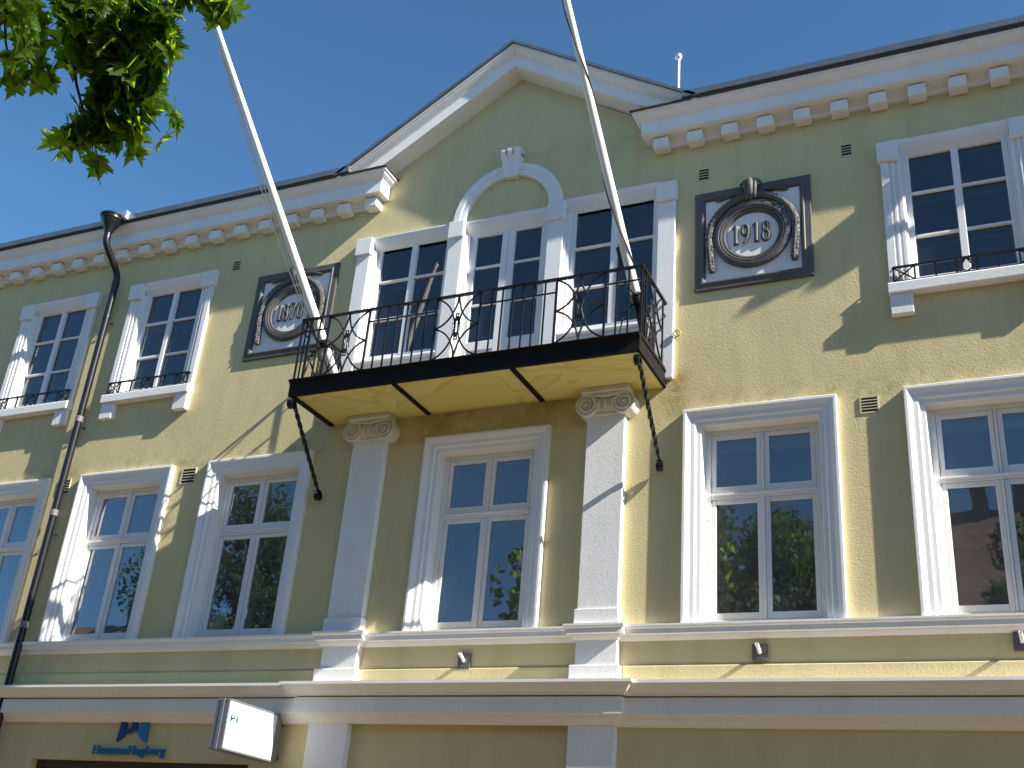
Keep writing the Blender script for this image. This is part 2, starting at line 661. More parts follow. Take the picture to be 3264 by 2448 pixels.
# thin metal drip edges over the cornice ends
m = MB(); m.box(-9.0, CORN_END_L + 0.125, -0.385, 0.0, 10.957, 10.972)
m.build('drip_edge', 'brown_felt', house)
m = MB(); m.box(CORN_END_R - 0.125, -2.6, -0.385, 0.0, 10.957, 10.972)
m.build('drip_edge', 'brown_felt', house)

# ---- corbel blocks under the cornice
b0 = MB().box(-0.099, 0.099, -0.172, 0.0, 10.475, 10.625)
first = b0.build('corbel_block', 'cornice_paint', house, bevel=0.015, loc=(0, 0, 0), segs=2)
first.location = Vector((-7.79, 0, 0)) - WL[house]
for i in range(1, 21):
    c = first.copy(); col.objects.link(c); c.parent = house
    c.location = Vector((-7.79 - 0.4535 * i, 0, 0)) - WL[house]
for i in range(0, 13):
    c = first.copy(); col.objects.link(c); c.parent = house
    c.location = Vector((-3.575 + 0.4345 * i, 0, 0)) - WL[house]

# ---- roof edge: zinc strips with a dark felt line under them
m = MB(); m.box(XL, -8.02, -0.375, 0.1, 10.958, 10.985); m.box(-3.32, XR, -0.375, 0.1, 10.958, 10.985)
m.build('eaves_felt', 'brown_felt', house)
x = -8.08
while x > XL:
    x2 = max(x - 1.92, XL)
    MB().box(x2 + 0.004, x, -0.405, 0.12, 10.987, 11.075).build('roof_strip', 'zinc_sheet', house)
    x = x2
x = -3.24
while x < XR:
    x2 = min(x + 1.92, XR)
    MB().box(x, x2 - 0.004, -0.405, 0.12, 10.987, 11.075).build('roof_strip', 'zinc_sheet', house)
    x = x2
MB().box(-12.29, -12.10, -0.47, -0.38, 10.99, 11.13).build('gutter_flap', 'bright_zinc', house)

# ---- gable cornice following the rake
AX, AZ, SL = -5.675, 12.30, 0.638
GP = [(-0.02, -0.02), (0.262, 0.01), (0.262, 0.19), (0.277, 0.20), (0.277, 0.215), (0.30, 0.225), (0.335, 0.255), (0.36, 0.285), (0.372, 0.29), (0.372, 0.325), (-0.02, 0.325)]


def rake(prof, zend, mat, name, ext=0.0):
    n = len(prof)
    v, f = [], []
    for s in (-1, 0, 1):
        for d, h in prof:
            if s == 0:
                v.append((AX, -d, AZ + h))
            else:
                w = max(0.05, (AZ + h - zend) / SL)
                v.append((AX + s * (w + ext), -d, AZ + h - (w + ext) * SL))
    for k in (0, 1):
        for i in range(n):
            j = (i + 1) % n
            f.append((k * n + i, k * n + j, (k + 1) * n + j, (k + 1) * n + i))
    f.append(tuple(range(n)))
    f.append(tuple(range(2 * n, 3 * n)))
    return MB().add(v, f).build(name, mat, house)


rake(GP, 10.95, 'cornice_paint', 'gable_cornice')
rake([(0.0, 0.327), (0.405, 0.327), (0.405, 0.375), (-3.5, 0.375), (-3.5, 0.327)], 10.985, 'zinc_sheet', 'gable_roof', 0.02)

# ---- lower window courses
LEDGE = [(0.0, 4.335), (-0.018, 4.335), (-0.03, 4.35), (-0.045, 4.372), (-0.05, 4.385), (-0.085, 4.392), (-0.085, 4.44), (-0.10, 4.45), (-0.108, 4.465), (-0.108, 4.485), (-0.0, 4.505)]


def course(prof, xs, mat, name):
    """course along x; xs = list of (x, extra depth) breaks: it steps forward over the pilasters"""
    mb = MB()
    n = len(prof)
    v, f = [], []
    for x, e in xs:
        for y, z in prof:
            v.append((x, y - (e if y < -1e-6 else 0), z))
    for k in range(len(xs) - 1):
        for i in range(n - 1):
            f.append((k * n + i, k * n + i + 1, (k + 1) * n + i + 1, (k + 1) * n + i))
    f.append(tuple(range(n)))
    f.append(tuple(range((len(xs) - 1) * n, len(xs) * n)))
    return mb.add(v, f).build(name, mat, house)


def stepped(prof, mat, name, breaks, x0, x1, fwd):
    """profile run with mitred forward breaks; offsets shift each profile point sideways by its own depth"""
    mb = MB()
    n = len(prof)
    sec = []

    def section(x, e, side):
        s = []
        for y, z in prof:
            d = -y
            s.append((x + side * d, -(d + e) if d > 1e-6 else 0.0, z))
        return s
    sec.append([(x0, y, z) for y, z in prof])
    for a, b in breaks:
        sec.append([(a - (-y), y, z) for y, z in prof])
        sec.append([(a - (-y), (y - fwd) if y < -1e-6 else -fwd, z) for y, z in prof])
        sec.append([(b + (-y), (y - fwd) if y < -1e-6 else -fwd, z) for y, z in prof])
        sec.append([(b + (-y), y, z) for y, z in prof])
    sec.append([(x1, y, z) for y, z in prof])
    v = [p for s in sec for p in s]
    f = []
    for k in range(len(sec) - 1):
        for i in range(n - 1):
            f.append((k * n + i, k * n + i + 1, (k + 1) * n + i + 1, (k + 1) * n + i))
    f.append(tuple(range(n)))
    f.append(tuple(range((len(sec) - 1) * n, len(sec) * n)))
    mb.add(v, f)
    return mb.build(name, mat, house)


PIL = [(-7.515, -7.045), (-4.385, -3.93)]
stepped(LEDGE, 'cornice_paint', 'sill_course', PIL, XL, XR, 0.095)
LOWC = [(0.0, 3.47), (-0.035, 3.475), (-0.05, 3.50), (-0.075, 3.53), (-0.085, 3.56), (-0.115, 3.57), (-0.115, 3.735), (-0.07, 3.738), (-0.07, 3.752), (-0.15, 3.752), (-0.15, 3.765), (-0.165, 3.775),
        (-0.18, 3.80), (-0.205, 3.84), (-0.215, 3.852), (-0.225, 3.855), (-0.225, 3.885), (-0.0, 3.905)]
LOWC = [(y * 1.25, z) for y, z in LOWC]
stepped(LOWC, 'cornice_paint', 'street_cornice', [(-7.57, -3.95)], XL, XR, 0.075)
# parapet plinth band between ledge and cornice
m = MB()
for a, b in ((XL, -7.56), (-7.0, -4.44), (-3.875, XR)):
    m.sweepx([(0.0, 3.88), (-0.03, 3.88), (-0.03, 4.068), (-0.024, 4.078), (0.0, 4.08)], a, b)
m.build('parapet_band', 'yellow_plaster', house)

# ---- stone pilasters with Ionic capitals


def spiral(cx, cz, r0, turns, sgn, y, n=40, r1=0.018):
    pts = []
    for i in range(n + 1):
        t = i / n
        a = R(90) + sgn * t * turns * 2 * math.pi
        r = r0 + (r1 - r0) * (t ** 0.8)
        pts.append((cx + r * math.cos(a), y, cz + r * math.sin(a)))
    return pts


def pilaster(x0, x1):
    p = empty('pilaster', ((x0 + x1) / 2, 0, 3.9), parent=house)
    MB().box(x0, x1, -0.10, 0.0, 4.665, 6.89).build('shaft', 'white_plaster', p, bevel=0.008)
    MB().box(x0 - 0.025, x1 + 0.02, -0.125, 0.0, 4.50, 4.663).build('shaft_base', 'white_plaster', p, bevel=0.010)
    MB().box(x0 + 0.005, x1 + 0.01, -0.10, 0.0, 4.075, 4.345).build('pedestal', 'white_plaster', p, bevel=0.008)
    MB().box(x0 - 0.045, x1 + 0.045, -0.14, 0.0, 3.895, 4.073).build('pedestal_base', 'white_plaster', p, bevel=0.012)
    MB().box(x0 - 0.03, x1 + 0.015, -0.10, 0.0, 0.1, 3.478).build('street_pier', 'white_plaster', p, bevel=0.008)
    # capital
    cx = (x0 + x1) / 2 + 0.01
    h = (x1 - x0) / 2
    cap = MB()
    cap.sweepx([(0.0, 7.10), (-0.19, 7.10), (-0.20, 7.11), (-0.20, 7.13), (-0.225, 7.15), (-0.225, 7.203), (0.0, 7.203)], cx - h - 0.055, cx + h + 0.055)
    cap.sweepx([(0.0, 6.885), (-0.115, 6.885), (-0.13, 6.90), (-0.125, 6.92), (-0.15, 6.96), (-0.165, 7.02), (-0.165, 7.09), (0.0, 7.09)], cx - h + 0.02, cx + h - 0.02)
    capo = cap.build('capital', 'capital_stone', p, bevel=0.004)
    for s in (-1, 1):
        vx, vz = cx + s * (h - 0.005), 7.005
        vb = MB()
        vb.lathe((vx, 0.0, vz), [(0.135, 0.0), (0.128, 0.10), (0.135, 0.165), (0.135, 0.185), (0.12, 0.19), (0.115, 0.176), (0.0, 0.172)], axis=(0, -1, 0), n=32)
        vb.tube(spiral(vx, vz, 0.118, 2.1, s, -0.184), [0.018 - 0.008 * i / 40 for i in range(41)], 6)
        vb.lathe((vx, -0.17, vz), [(0.026, 0), (0.026, 0.02), (0.015, 0.03), (0.0, 0.032)], axis=(0, -1, 0), n=12)
        smooth_angle(vb.build('volute', 'capital_stone', capo))
    ch = MB()
    top = [(cx - h + 0.0, -0.19, 7.128), (cx - h * 0.5, -0.19, 7.105), (cx, -0.19, 7.092), (cx + h * 0.5, -0.19, 7.105), (cx + h, -0.19, 7.128)]
    ch.tube(top, 0.017, 8)
    smooth_angle(ch.build('volute_band', 'capital_stone', capo))
    for k in (-1, 0, 1):
        eg = MB()
        ex = cx + k * 0.085
        eg.lathe((ex, -0.145, 7.01), [(0.006, -0.075), (0.022, -0.055), (0.034, -0.01), (0.034, 0.03), (0.028, 0.07)], axis=(0, 0, 1), n=12)
        smooth_angle(eg.build('egg', 'capital_stone', capo))
    dt = MB()
    for k in (-1.5, -0.5, 0.5, 1.5):
        dt.bar((cx + k * 0.085, -0.165, 6.955), (cx + k * 0.085, -0.172, 7.08), 0.010)
    dt.build('dart', 'capital_stone', capo)
    return p


for a, b in PIL:
    pilaster(a, b)

# ---- lower windows (first floor)
SUR = [(0.0, 0.0), (0.0, -0.063), (0.006, -0.068), (0.032, -0.068), (0.042, -0.06), (0.072, -0.045), (0.082, -0.038), (0.128, -0.036), (0.136, -0.030), (0.146, -0.014), (0.190, -0.012), (0.196, -0.004), (0.203, 0.16)]


def sweep_door(prof, xl, xr, zb, zt):
    """architrave: left jamb, head, right jamb with mitred corners"""
    n = len(prof)
    v, f = [], []
    for k in range(4):
        for d, y in prof:
            x = xl + d if k in (0, 1) else xr - d
            z = zb if k in (0, 3) else zt - d
            v.append((x, y, z))
    for k in range(3):
        for i in range(n - 1):
            f.append((k * n + i, k * n + i + 1, (k + 1) * n + i + 1, (k + 1) * n + i))
    return MB().add(v, f)


def ring(mb, x0, x1, z0, z1, w, y0, y1, wb=None):
    wb = w if wb is None else wb
    mb.box(x0, x0 + w, y0, y1, z0, z1)
    mb.box(x1 - w, x1, y0, y1, z0, z1)
    mb.box(x0 + w, x1 - w, y0 + 0.0015, y1, z1 - w, z1)
    mb.box(x0 + w, x1 - w, y0 + 0.0015, y1, z0, z0 + wb)
    return mb


def lower_window(xc):
    w = empty('window', (xc, 0, 4.5), parent=house)
    sweep_door(SUR, xc - 0.825, xc + 0.825, 4.49, 6.872).build('surround', 'white_paint', w)
    fr = MB()
    D = 0.085
    ring(fr, xc - 0.632, xc + 0.632, 4.475, 6.69, 0.074, 0.052 + D, 0.13 + D, 0.088)
    fr.box(xc - 0.557, xc + 0.557, 0.0535 + D, 0.128 + D, 5.868, 5.938)
    fr.box(xc - 0.557, xc + 0.557, 0.035 + D, 0.06 + D, 5.905, 5.93)
    fr.box(xc - 0.013, xc + 0.013, 0.048 + D, 0.10 + D, 4.565, 5.868)
    fr.box(xc - 0.013, xc + 0.013, 0.048 + D, 0.10 + D, 5.938, 6.615)
    for s in (-1, 1):
        for z in (4.78, 5.18, 5.68, 6.06, 6.45):
            fr.box(xc + s * 0.570 - 0.009, xc + s * 0.570 + 0.009, 0.041 + D, 0.056 + D, z - 0.04, z + 0.04)
    fr.build('window_frame', 'white_paint', w, bevel=0.004)
    for s in (-1, 1):
        for z0, z1 in ((4.566, 5.865), (5.941, 6.613)):
            a, b = (xc - 0.555, xc - 0.016) if s < 0 else (xc + 0.016, xc + 0.555)
            sh = ring(MB(), a, b, z0, z1, 0.050, 0.062 + D, 0.105 + D, 0.072).build('sash', 'white_paint', w, bevel=0.005)
            g = MB()
            g.quad((a + 0.04, 0.085 + D, z0 + 0.04), (b - 0.04, 0.085 + D, z0 + 0.04), (b - 0.04, 0.085 + D, z1 - 0.04), (a + 0.04, 0.085 + D, z1 - 0.04))
            g.build('pane', 'window_glass', sh)
    # the inner sash of the double window, set back in the room
    inn = MB()
    ring(inn, xc - 0.62, xc + 0.62, 4.48, 6.69, 0.10, 0.30, 0.33)
    inn.box(xc - 0.05, xc + 0.05, 0.3015, 0.325, 4.58, 6.59)
    inn.build('inner_frame', 'blind_white', w, bevel=0.004)
    return w


lw0 = lower_window(LOWX[0])
LW = [lw0]
for x in LOWX[1:]:
    LW.append(copy_tree(lw0, house, (x - LOWX[0], 0, 0)))
# blinds: rolled up behind the two right-hand windows, venetian slats behind the two left-hand ones
for i in (4, 5):
    xc = LOWX[i]
    MB().box(xc - 0.50, xc + 0.50, 0.25, 0.27, 6.44, 6.66).build('roller_blind', 'blind_white', LW[i])
for i in (0, 1):
    xc = LOWX[i]
    m = MB()
    for k in range(42):
        z = 4.62 + k * 0.046
        m.quad((xc - 0.5, 0.235, z), (xc + 0.5, 0.235, z), (xc + 0.5, 0.27, z + 0.022), (xc - 0.5, 0.27, z + 0.022))
    tag(m.build('blind_slats', 'blind_white', LW[i]), kind='stuff')

# ---- upper windows (second floor)


def guard_rail(xc, parent):
    y = -0.088
    z0, z1 = 8.093, 8.288
    r = MB()
    r.box(xc - 0.735, xc + 0.735, y - 0.013, y + 0.013, z1 - 0.022, z1)
    r.box(xc - 0.735, xc + 0.735, y - 0.005, y + 0.005, z0 + 0.006, z0 + 0.016)
    for s in (-1, 1):
        r.box(xc + s * 0.735 - 0.009, xc + s * 0.735 + 0.009, y, 0.0, z1 - 0.015, z1 - 0.002)
    xs = [-0.73, -0.515, -0.305, -0.103, 0.103, 0.305, 0.515, 0.73]
    for dx in xs:
        r.box(xc + dx - 0.009, xc + dx + 0.009, y - 0.008, y + 0.008, z0 - 0.012, z1 - 0.012)
    o = r.build('guard_rail', 'black_iron', parent)
    for a, b in ((-0.73, -0.515), (0.515, 0.73)):
        q = MB()
        q.bar((xc + a, y, z0 + 0.01), (xc + b, y, z1 - 0.015), 0.013)
        q.bar((xc + a, y, z1 - 0.015), (xc + b, y, z0 + 0.01), 0.013)
        mx, mz = xc + (a + b) / 2, (z0 + z1) / 2
        for dx, dz in ((-0.027, 0), (0.027, 0), (0, 0.027), (0, -0.027)):
            q.tube(arc(mx + dx, mz + dz, 0.022, 0.022, 0, 345, 12, y), 0.004, 5)
        q.build('scrollwork', 'black_iron', parent)
    q = MB()
    mx, mz = xc, (z0 + z1) / 2
    for a, b in (((-0.103, 0), (0, 0.085)), ((0, 0.085), (0.103, 0)), ((0.103, 0), (0, -0.085)), ((0, -0.085), (-0.103, 0)), ((-0.103, -0.085), (0.0, 0.085)), ((0.0, 0.085), (0.103, -0.085))):
        q.bar((mx + a[0], y, mz + a[1]), (mx + b[0], y, mz + b[1]), 0.012)
    q.build('scrollwork', 'black_iron', parent)
    return o


def glazed(parent, x0, x1, z0, z1, bars, mull, gmat, y=0.075, rw=0.055, rb=0.075, mid=None):
    """casement pair with thin glazing bars: returns nothing, adds frame, glazing_bar, pane"""
    xm = (x0 + x1) / 2 if mid is None else mid
    fr = MB()
    ring(fr, x0, x1, z0, z1, rw, y - 0.02, y + 0.06, rb)
    fr.box(xm - mull / 2, xm + mull / 2, y - 0.028, y + 0.05, z0 + rb - 0.01, z1 - rw + 0.01)
    fo = fr.build('window_frame', 'white_paint', parent, bevel=0.006)
    for a, b in ((x0 + rw, xm - mull / 2), (xm + mull / 2, x1 - rw)):
        lev = [z0 + rb] + list(bars) + [z1 - rw]
        for z in bars:
            MB().box(a - 0.005, b + 0.005, y - 0.012, y + 0.035, z - 0.017, z + 0.017).build('glazing_bar', 'white_paint', parent, bevel=0.006)
        for i in range(len(lev) - 1):
            g = MB()
            g.quad((a - 0.005, y + 0.02, lev[i]), (b + 0.005, y + 0.02, lev[i]), (b + 0.005, y + 0.02, lev[i + 1]), (a - 0.005, y + 0.02, lev[i + 1]))
            g.build('pane', gmat, parent)
        ib = MB()
        for z in bars:
            ib.box(a - 0.03, b + 0.03, y + 0.12, y + 0.14, z - 0.07, z - 0.035)
        ring(ib, a - 0.03, b + 0.03, z0, z1, 0.045, y + 0.115, y + 0.145)
        ib.build('inner_frame', 'curtain', parent)
    return fo


COVE = [(0.0, 9.99), (-0.045, 9.985), (-0.045, 9.965), (-0.03, 9.93), (-0.012, 9.905), (-0.012, 9.89), (0.0, 9.875), (0.03, 9.84), (0.06, 9.80), (0.10, 9.80), (0.10, 9.99)]


def upper_window(xc):
    w = empty('window', (xc, 0, 8.1), parent=house)
    for s in (-1, 1):
        def bx(a, b, *r):
            lo, hi = sorted((xc + s * a, xc + s * b))
            return (lo, hi, *r)
        MB().box(*bx(0.575, 0.81, -0.092, 0.0, 9.705, 9.962)).build('pilaster_cap', 'white_plaster', w, bevel=0.008)
        p = MB()
        p.box(*bx(0.695, 0.782, -0.055, 0.0, 8.087, 9.705))
        p.box(*bx(0.672, 0.695, -0.040, 0.0, 8.087, 9.705))
        p.box(*bx(0.640, 0.672, -0.048, 0.0, 8.087, 9.705))
        p.box(*bx(0.612, 0.640, -0.030, 0.0, 8.087, 9.705))
        p.box(*bx(0.570, 0.612, -0.036, 0.06, 8.087, 9.80))
        p.box(*bx(0.548, 0.570, -0.004, 0.09, 8.087, 9.80))
        p.build('pilaster_strip', 'white_plaster', w, bevel=0.005)
        MB().box(*bx(0.555, 0.785, -0.087, 0.0, 7.712, 7.957)).build('sill_bracket', 'white_plaster', w, bevel=0.008)
    MB().sweepx(COVE, xc - 0.573, xc + 0.573).build('lintel', 'white_paint', w)
    MB().sweepx([(0.10, 7.958), (-0.125, 7.958), (-0.125, 8.07), (-0.115, 8.085), (0.10, 8.10)], xc - 0.795, xc + 0.795).build('sill', 'white_plaster', w, bevel=0.006)
    glazed(w, xc - 0.548, xc + 0.548, 8.10, 9.86, (8.73, 9.30), 0.078, 'attic_glass', rw=0.062, rb=0.11)
    guard_rail(xc, w)
    return w


uw0 = upper_window(UPX[0])
for x in UPX[1:]:
    copy_tree(uw0, house, (x - UPX[0], 0, 0))

# ---- triple window behind the balcony


def strip(x0, x1, cz0, cz1, capw):
    p = empty('window_pilaster', ((x0 + x1) / 2, 0, 7.4), parent=house)
    MB().box(x0, x1, -0.055, 0.0, 7.30, cz0).build('shaft', 'white_plaster', p, bevel=0.006)
    MB().box(x0 - capw, x1 + capw, -0.095, 0.0, cz0, cz1).build('pilaster_cap', 'white_plaster', p, bevel=0.008)


strip(-7.945, -7.742, 9.74, 10.005, 0.022)
strip(-6.515, -6.305, 9.745, 10.0, 0.010)
strip(-5.085, -4.872, 9.745, 10.005, 0.010)
strip(-3.618, -3.400, 9.72, 9.99, 0.018)


def triple_side(x0, x1, mid, zt):
    w = empty('window', ((x0 + x1) / 2, 0, 8.1), parent=house)
    c = [(y, z + zt - 9.99) for y, z in COVE]
    MB().sweepx(c, x0, x1).build('lintel', 'white_paint', w)
    for a, b, y in ((x0, x0 + 0.035, -0.02), (x0 + 0.035, x0 + 0.07, 0.0), (x1 - 0.035, x1, -0.02)):
        MB().box(a, b, y, 0.09, 8.10, zt - 0.19).build('jamb_moulding', 'white_paint', w, bevel=0.004)
    glazed(w, x0 + 0.07, x1 - 0.035, 8.10, zt - 0.13, (8.74, 9.33), 0.085, 'attic_glass', rw=0.06, rb=0.09, mid=mid)
    MB().sweepx([(0.09, 8.03), (-0.05, 8.03), (-0.055, 8.06), (-0.05, 8.09), (0.09, 8.115)], x0, x1).build('sill', 'white_paint', w, bevel=0.004)
    MB().box(x0, x1, -0.02, 0.0, 7.30, 8.03).build('apron_panel', 'white_plaster', w)
    return w


tl = triple_side(-7.742, -6.515, -7.097, 10.02)
tr = triple_side(-4.872, -3.618, -4.213, 10.05)
door = empty('balcony_door', (-5.69, 0, 7.4), parent=house)
MB().sweepx([(y, z + 0.0) for y, z in COVE], -6.305, -5.085).build('lintel', 'white_paint', door)
for a, b, y in ((-6.305, -6.27, -0.02), (-6.27, -6.235, 0.005), (-5.12, -5.085, -0.02)):
    MB().box(a, b, y, 0.09, 7.36, 9.80).build('jamb_moulding', 'white_paint', door, bevel=0.004)
MB().box(-6.235, -5.12, 0.02, 0.09, 9.862, 9.89).build('head_moulding', 'white_paint', door, bevel=0.004)
for a, b in ((-6.235, -5.680), (-5.676, -5.12)):
    lf = empty('door_leaf', (a, 0.05, 7.4), parent=door)
    fr = MB()
    ring(fr, a, b, 7.37, 9.86, 0.092, 0.045, 0.10, 0.14)
    fr.box(a + 0.08, b - 0.08, 0.046, 0.098, 8.06, 8.185)
    fr.box(a + 0.085, b - 0.085, 0.062, 0.09, 7.49, 8.07)
    fr.build('leaf_frame', 'white_paint', lf, bevel=0.006)
    bars = MB()
    for z in (8.725, 9.29):
        bars.box(a + 0.085, b - 0.085, 0.055, 0.095, z - 0.018, z + 0.018)
    bars.build('glazing_bar', 'white_paint', lf, bevel=0.005)
    for z0, z1 in ((8.18, 8.725), (8.725, 9.29), (9.29, 9.79)):
        MB().quad((a + 0.085, 0.075, z0), (b - 0.085, 0.075, z0), (b - 0.085, 0.075, z1), (a + 0.085, 0.075, z1)).build('pane', 'attic_glass', lf)

# arch and keystone
ARC = [(0.60, 0.0), (0.60, -0.055), (0.615, -0.06), (0.68, -0.06), (0.69, -0.07), (0.70, -0.07), (0.775, -0.07), (0.785, -0.062), (0.785, 0.0)]
m = MB()
n, N = len(ARC), 48
v, f = [], []
for k in range(N + 1):
    a = math.pi * k / N
    for r, y in ARC:
        v.append((-5.695 + r * math.cos(a), y, 10.0 + r * math.sin(a)))
for k in range(N):
    for i in range(n - 1):
        f.append((k * n + i, k * n + i + 1, (k + 1) * n + i + 1, (k + 1) * n + i))
m.add(v, f)
arch = m.build('arch', 'white_paint', house)
smooth_angle(arch, 30)
ks = empty('keystone', (-5.68, 0, 10.57), parent=house)
m = MB()
v = []
for z, hw, d in ((10.565, 0.095, 0.085), (10.60, 0.10, 0.10), (10.70, 0.112, 0.115), (10.80, 0.125, 0.135), (10.88, 0.14, 0.17)):
    v.append((z, hw, d))
vv, ff = [], []
for z, hw, d in v:
    vv += [(-5.675 - hw, 0, z), (-5.675 - hw, -d, z), (-5.675 - hw * 0.45, -d - 0.004, z), (-5.675 - hw * 0.40, -d + 0.012, z), (-5.675 + hw * 0.40, -d + 0.012, z), (-5.675 + hw * 0.45, -d - 0.004, z), (-5.675 + hw, -d, z), (-5.675 + hw, 0, z)]
for k in range(len(v) - 1):
    for i in range(7):
        ff.append((k * 8 + i, k * 8 + i + 1, (k + 1) * 8 + i + 1, (k + 1) * 8 + i))
ff.append(tuple(range(8)))
ff.append(tuple(range(32, 40)))
m.add(vv, ff)
m.build('keystone_body', 'white_paint', ks, bevel=0.004)
m = MB()
for s, r in ((-0.095, 0.06), (0.0, 0.068), (0.095, 0.06)):
    m.lathe((-5.675 + s - 0.042, -0.13, 10.925), [(0.02, 0), (r, 0.01), (r * 1.05, 0.042), (r, 0.074), (0.02, 0.084)], axis=(1, 0, 0), n=16)
m.box(-5.82, -5.53, -0.15, 0.0, 10.93, 10.975)
smooth_angle(m.build('keystone_scroll', 'white_paint', ks, bevel=0.006), 50)

# shop opening at street level
sh = empty('shop_window', (-10.0, 0, 0.4), parent=house)
fr = MB()
ring(fr, -11.72, -8.35, 0.35, 3.035, 0.09, 0.12, 0.2)
for xx in (-10.6, -9.47):
    fr.box(xx - 0.03, xx + 0.03, 0.125, 0.19, 0.44, 2.94)
fr.box(-11.63, -8.44, 0.10, 0.18, 2.86, 2.90)
fr.build('window_frame', 'shop_frame', sh, bevel=0.005)
MB().quad((-11.63, 0.16, 0.44), (-8.44, 0.16, 0.44), (-8.44, 0.16, 2.94), (-11.63, 0.16, 2.94)).build('pane', 'window_glass', sh)

# ------------------------------------------------------------------ things on the windowsill inside
m = MB(); m.box(-9.60, -9.24, 0.20, 0.29, 4.45, 4.93)
tag(m.build('storage_box', 'white_object', loc=(-9.46, 0.4, 4.45), bevel=0.006), 'white box on the inside sill of the window holding the tree reflection', 'box')
m = MB()
m.lathe((-8.93, 0.24, 4.45), [(0.09, 0), (0.09, 0.02), (0.03, 0.03), (0.025, 0.30), (0.08, 0.33), (0.08, 0.44), (0.06, 0.46)], n=16)
tag(smooth_angle(m.build('vase', 'white_object', loc=(-8.93, 0.24, 4.45))), 'slim white vase beside the white box inside the window', 'vase')
lamp = empty('desk_lamp', (-8.7, 0.6, 4.45), 'bright tubular lamp arm seen through the window above the white box', 'lamp')
m = MB(); m.tube([(-9.47, 0.40, 5.44), (-9.22, 0.46, 5.31)], 0.035, 12)
m.build('lamp_head', 'white_object', lamp, smooth=False)
m = MB(); m.tube([(-9.22, 0.46, 5.31), (-8.98, 0.5, 5.16), (-8.7, 0.6, 5.02)], 0.013, 8); m.tube([(-8.7, 0.6, 5.02), (-8.7, 0.6, 4.46)], 0.013, 8)
m.build('lamp_arm', 'aluminium', lamp)
m = MB(); m.lathe((-8.7, 0.6, 4.45), [(0.10, 0), (0.10, 0.02), (0.02, 0.03)], n=16)
m.build('lamp_foot', 'aluminium', lamp)

# ------------------------------------------------------------------ balcony
BX0, BX1, BY = -7.985, -3.485, -0.955
bal = empty('balcony', (-5.735, 0, 7.2), 'black iron balcony with yellow underside above the two white pilasters', 'balcony')
m = MB(); m.box(BX0 + 0.035, BX1 - 0.035, BY + 0.03, -0.001, 7.207, 7.30)
m.build('soffit', 'stained_soffit', bal)
m = MB(); m.box(BX0 + 0.035, BX1 - 0.035, BY + 0.052, -0.001, 7.302, 7.345)
m.build('deck', 'concrete_floor', bal)
fa = MB()
pf = [(BY + 0.05, 7.200), (BY, 7.200), (BY, 7.355), (BY - 0.022, 7.372), (BY - 0.045, 7.395), (BY - 0.045, 7.407), (BY + 0.05, 7.407)]
fa.sweepx(pf, BX0, BX1)
fa.build('fascia_beam', 'black_steel', bal, bevel=0.003)
for x0, x1, s in ((BX0, BX0 + 0.035, -1), (BX1 - 0.035, BX1, 1)):
    q = MB()
    q.box(x0, x1, BY + 0.052, -0.002, 7.200, 7.37)
    q.box(x0 - 0.012, x1 + 0.012, BY + 0.052, -0.002, 7.37, 7.407)
    q.build('side_beam', 'black_steel', bal, bevel=0.003)
for x in (-6.515, -4.99):
    MB().box(x - 0.032, x + 0.032, BY + 0.05, -0.03, 7.192, 7.2068).build('joist', 'black_steel', bal)
for x0, x1 in ((BX0 + 0.035, BX0 + 0.09),):
    MB().box(x0, x1, BY + 0.05, -0.03, 7.192, 7.2068).build('joist', 'black_steel', bal)

RZ0, RZ1, RZM = 7.442, 8.278, 8.100


def P3(axis, u, z):
    return (u, -0.92, z) if axis == 'x' else (axis, u, z)


def lozenge(mb, axis, u0, u1):
    um, zm = (u0 + u1) / 2, (RZ0 + RZ1 - 0.01) / 2 - 0.005
    a, b = (u1 - u0) / 2, (RZ1 - RZ0) / 2 - 0.01

    def curve(p0, p1, p2, k=14):
        pts = []
        for i in range(k + 1):
            t = i / k
            u, v = [(1 - t) ** 2 * p0[q] + 2 * t * (1 - t) * p1[q] + t * t * p2[q] for q in (0, 1)]
            pts.append((u, v))
        return pts
    for su in (-1, 1):
        for sv in (-1, 1):
            for cv in (curve((0, 1), (0.8, 0.8), (0.93, 0)), curve((1, 1), (0.85, 0.15), (0, 0))):
                mb.tube([P3(axis, um + su * a * (1 - u), zm + sv * b * v) for u, v in cv], 0.0115, 6)
    return um, zm


def ornament(mb, axis, um, zm):
    for s in (-1, 1):
        mb.bar(P3(axis, um + s * 0.016, zm - 0.17), P3(axis, um + s * 0.016, zm + 0.17), 0.009)
        for k in range(4):
            cz = zm + (k - 1.5) * 0.034
            pts = [P3(axis, um + s * (0.030 + 0.022 * math.sin(math.pi * i / 8)), cz - 0.017 + 0.034 * i / 8) for i in range(9)]
            mb.tube(pts, 0.005, 5)
    for dz in (-0.095, 0.095):
        mb.bar(P3(axis, um - 0.034, zm + dz), P3(axis, um + 0.034, zm + dz), 0.026)
        mb.bar(P3(axis, um - 0.024, zm + dz * 1.35), P3(axis, um + 0.024, zm + dz * 1.35), 0.016)
    for dz in (-0.17, 0.17):
        mb.bar(P3(axis, um - 0.026, zm + dz), P3(axis, um + 0.026, zm + dz), 0.012)


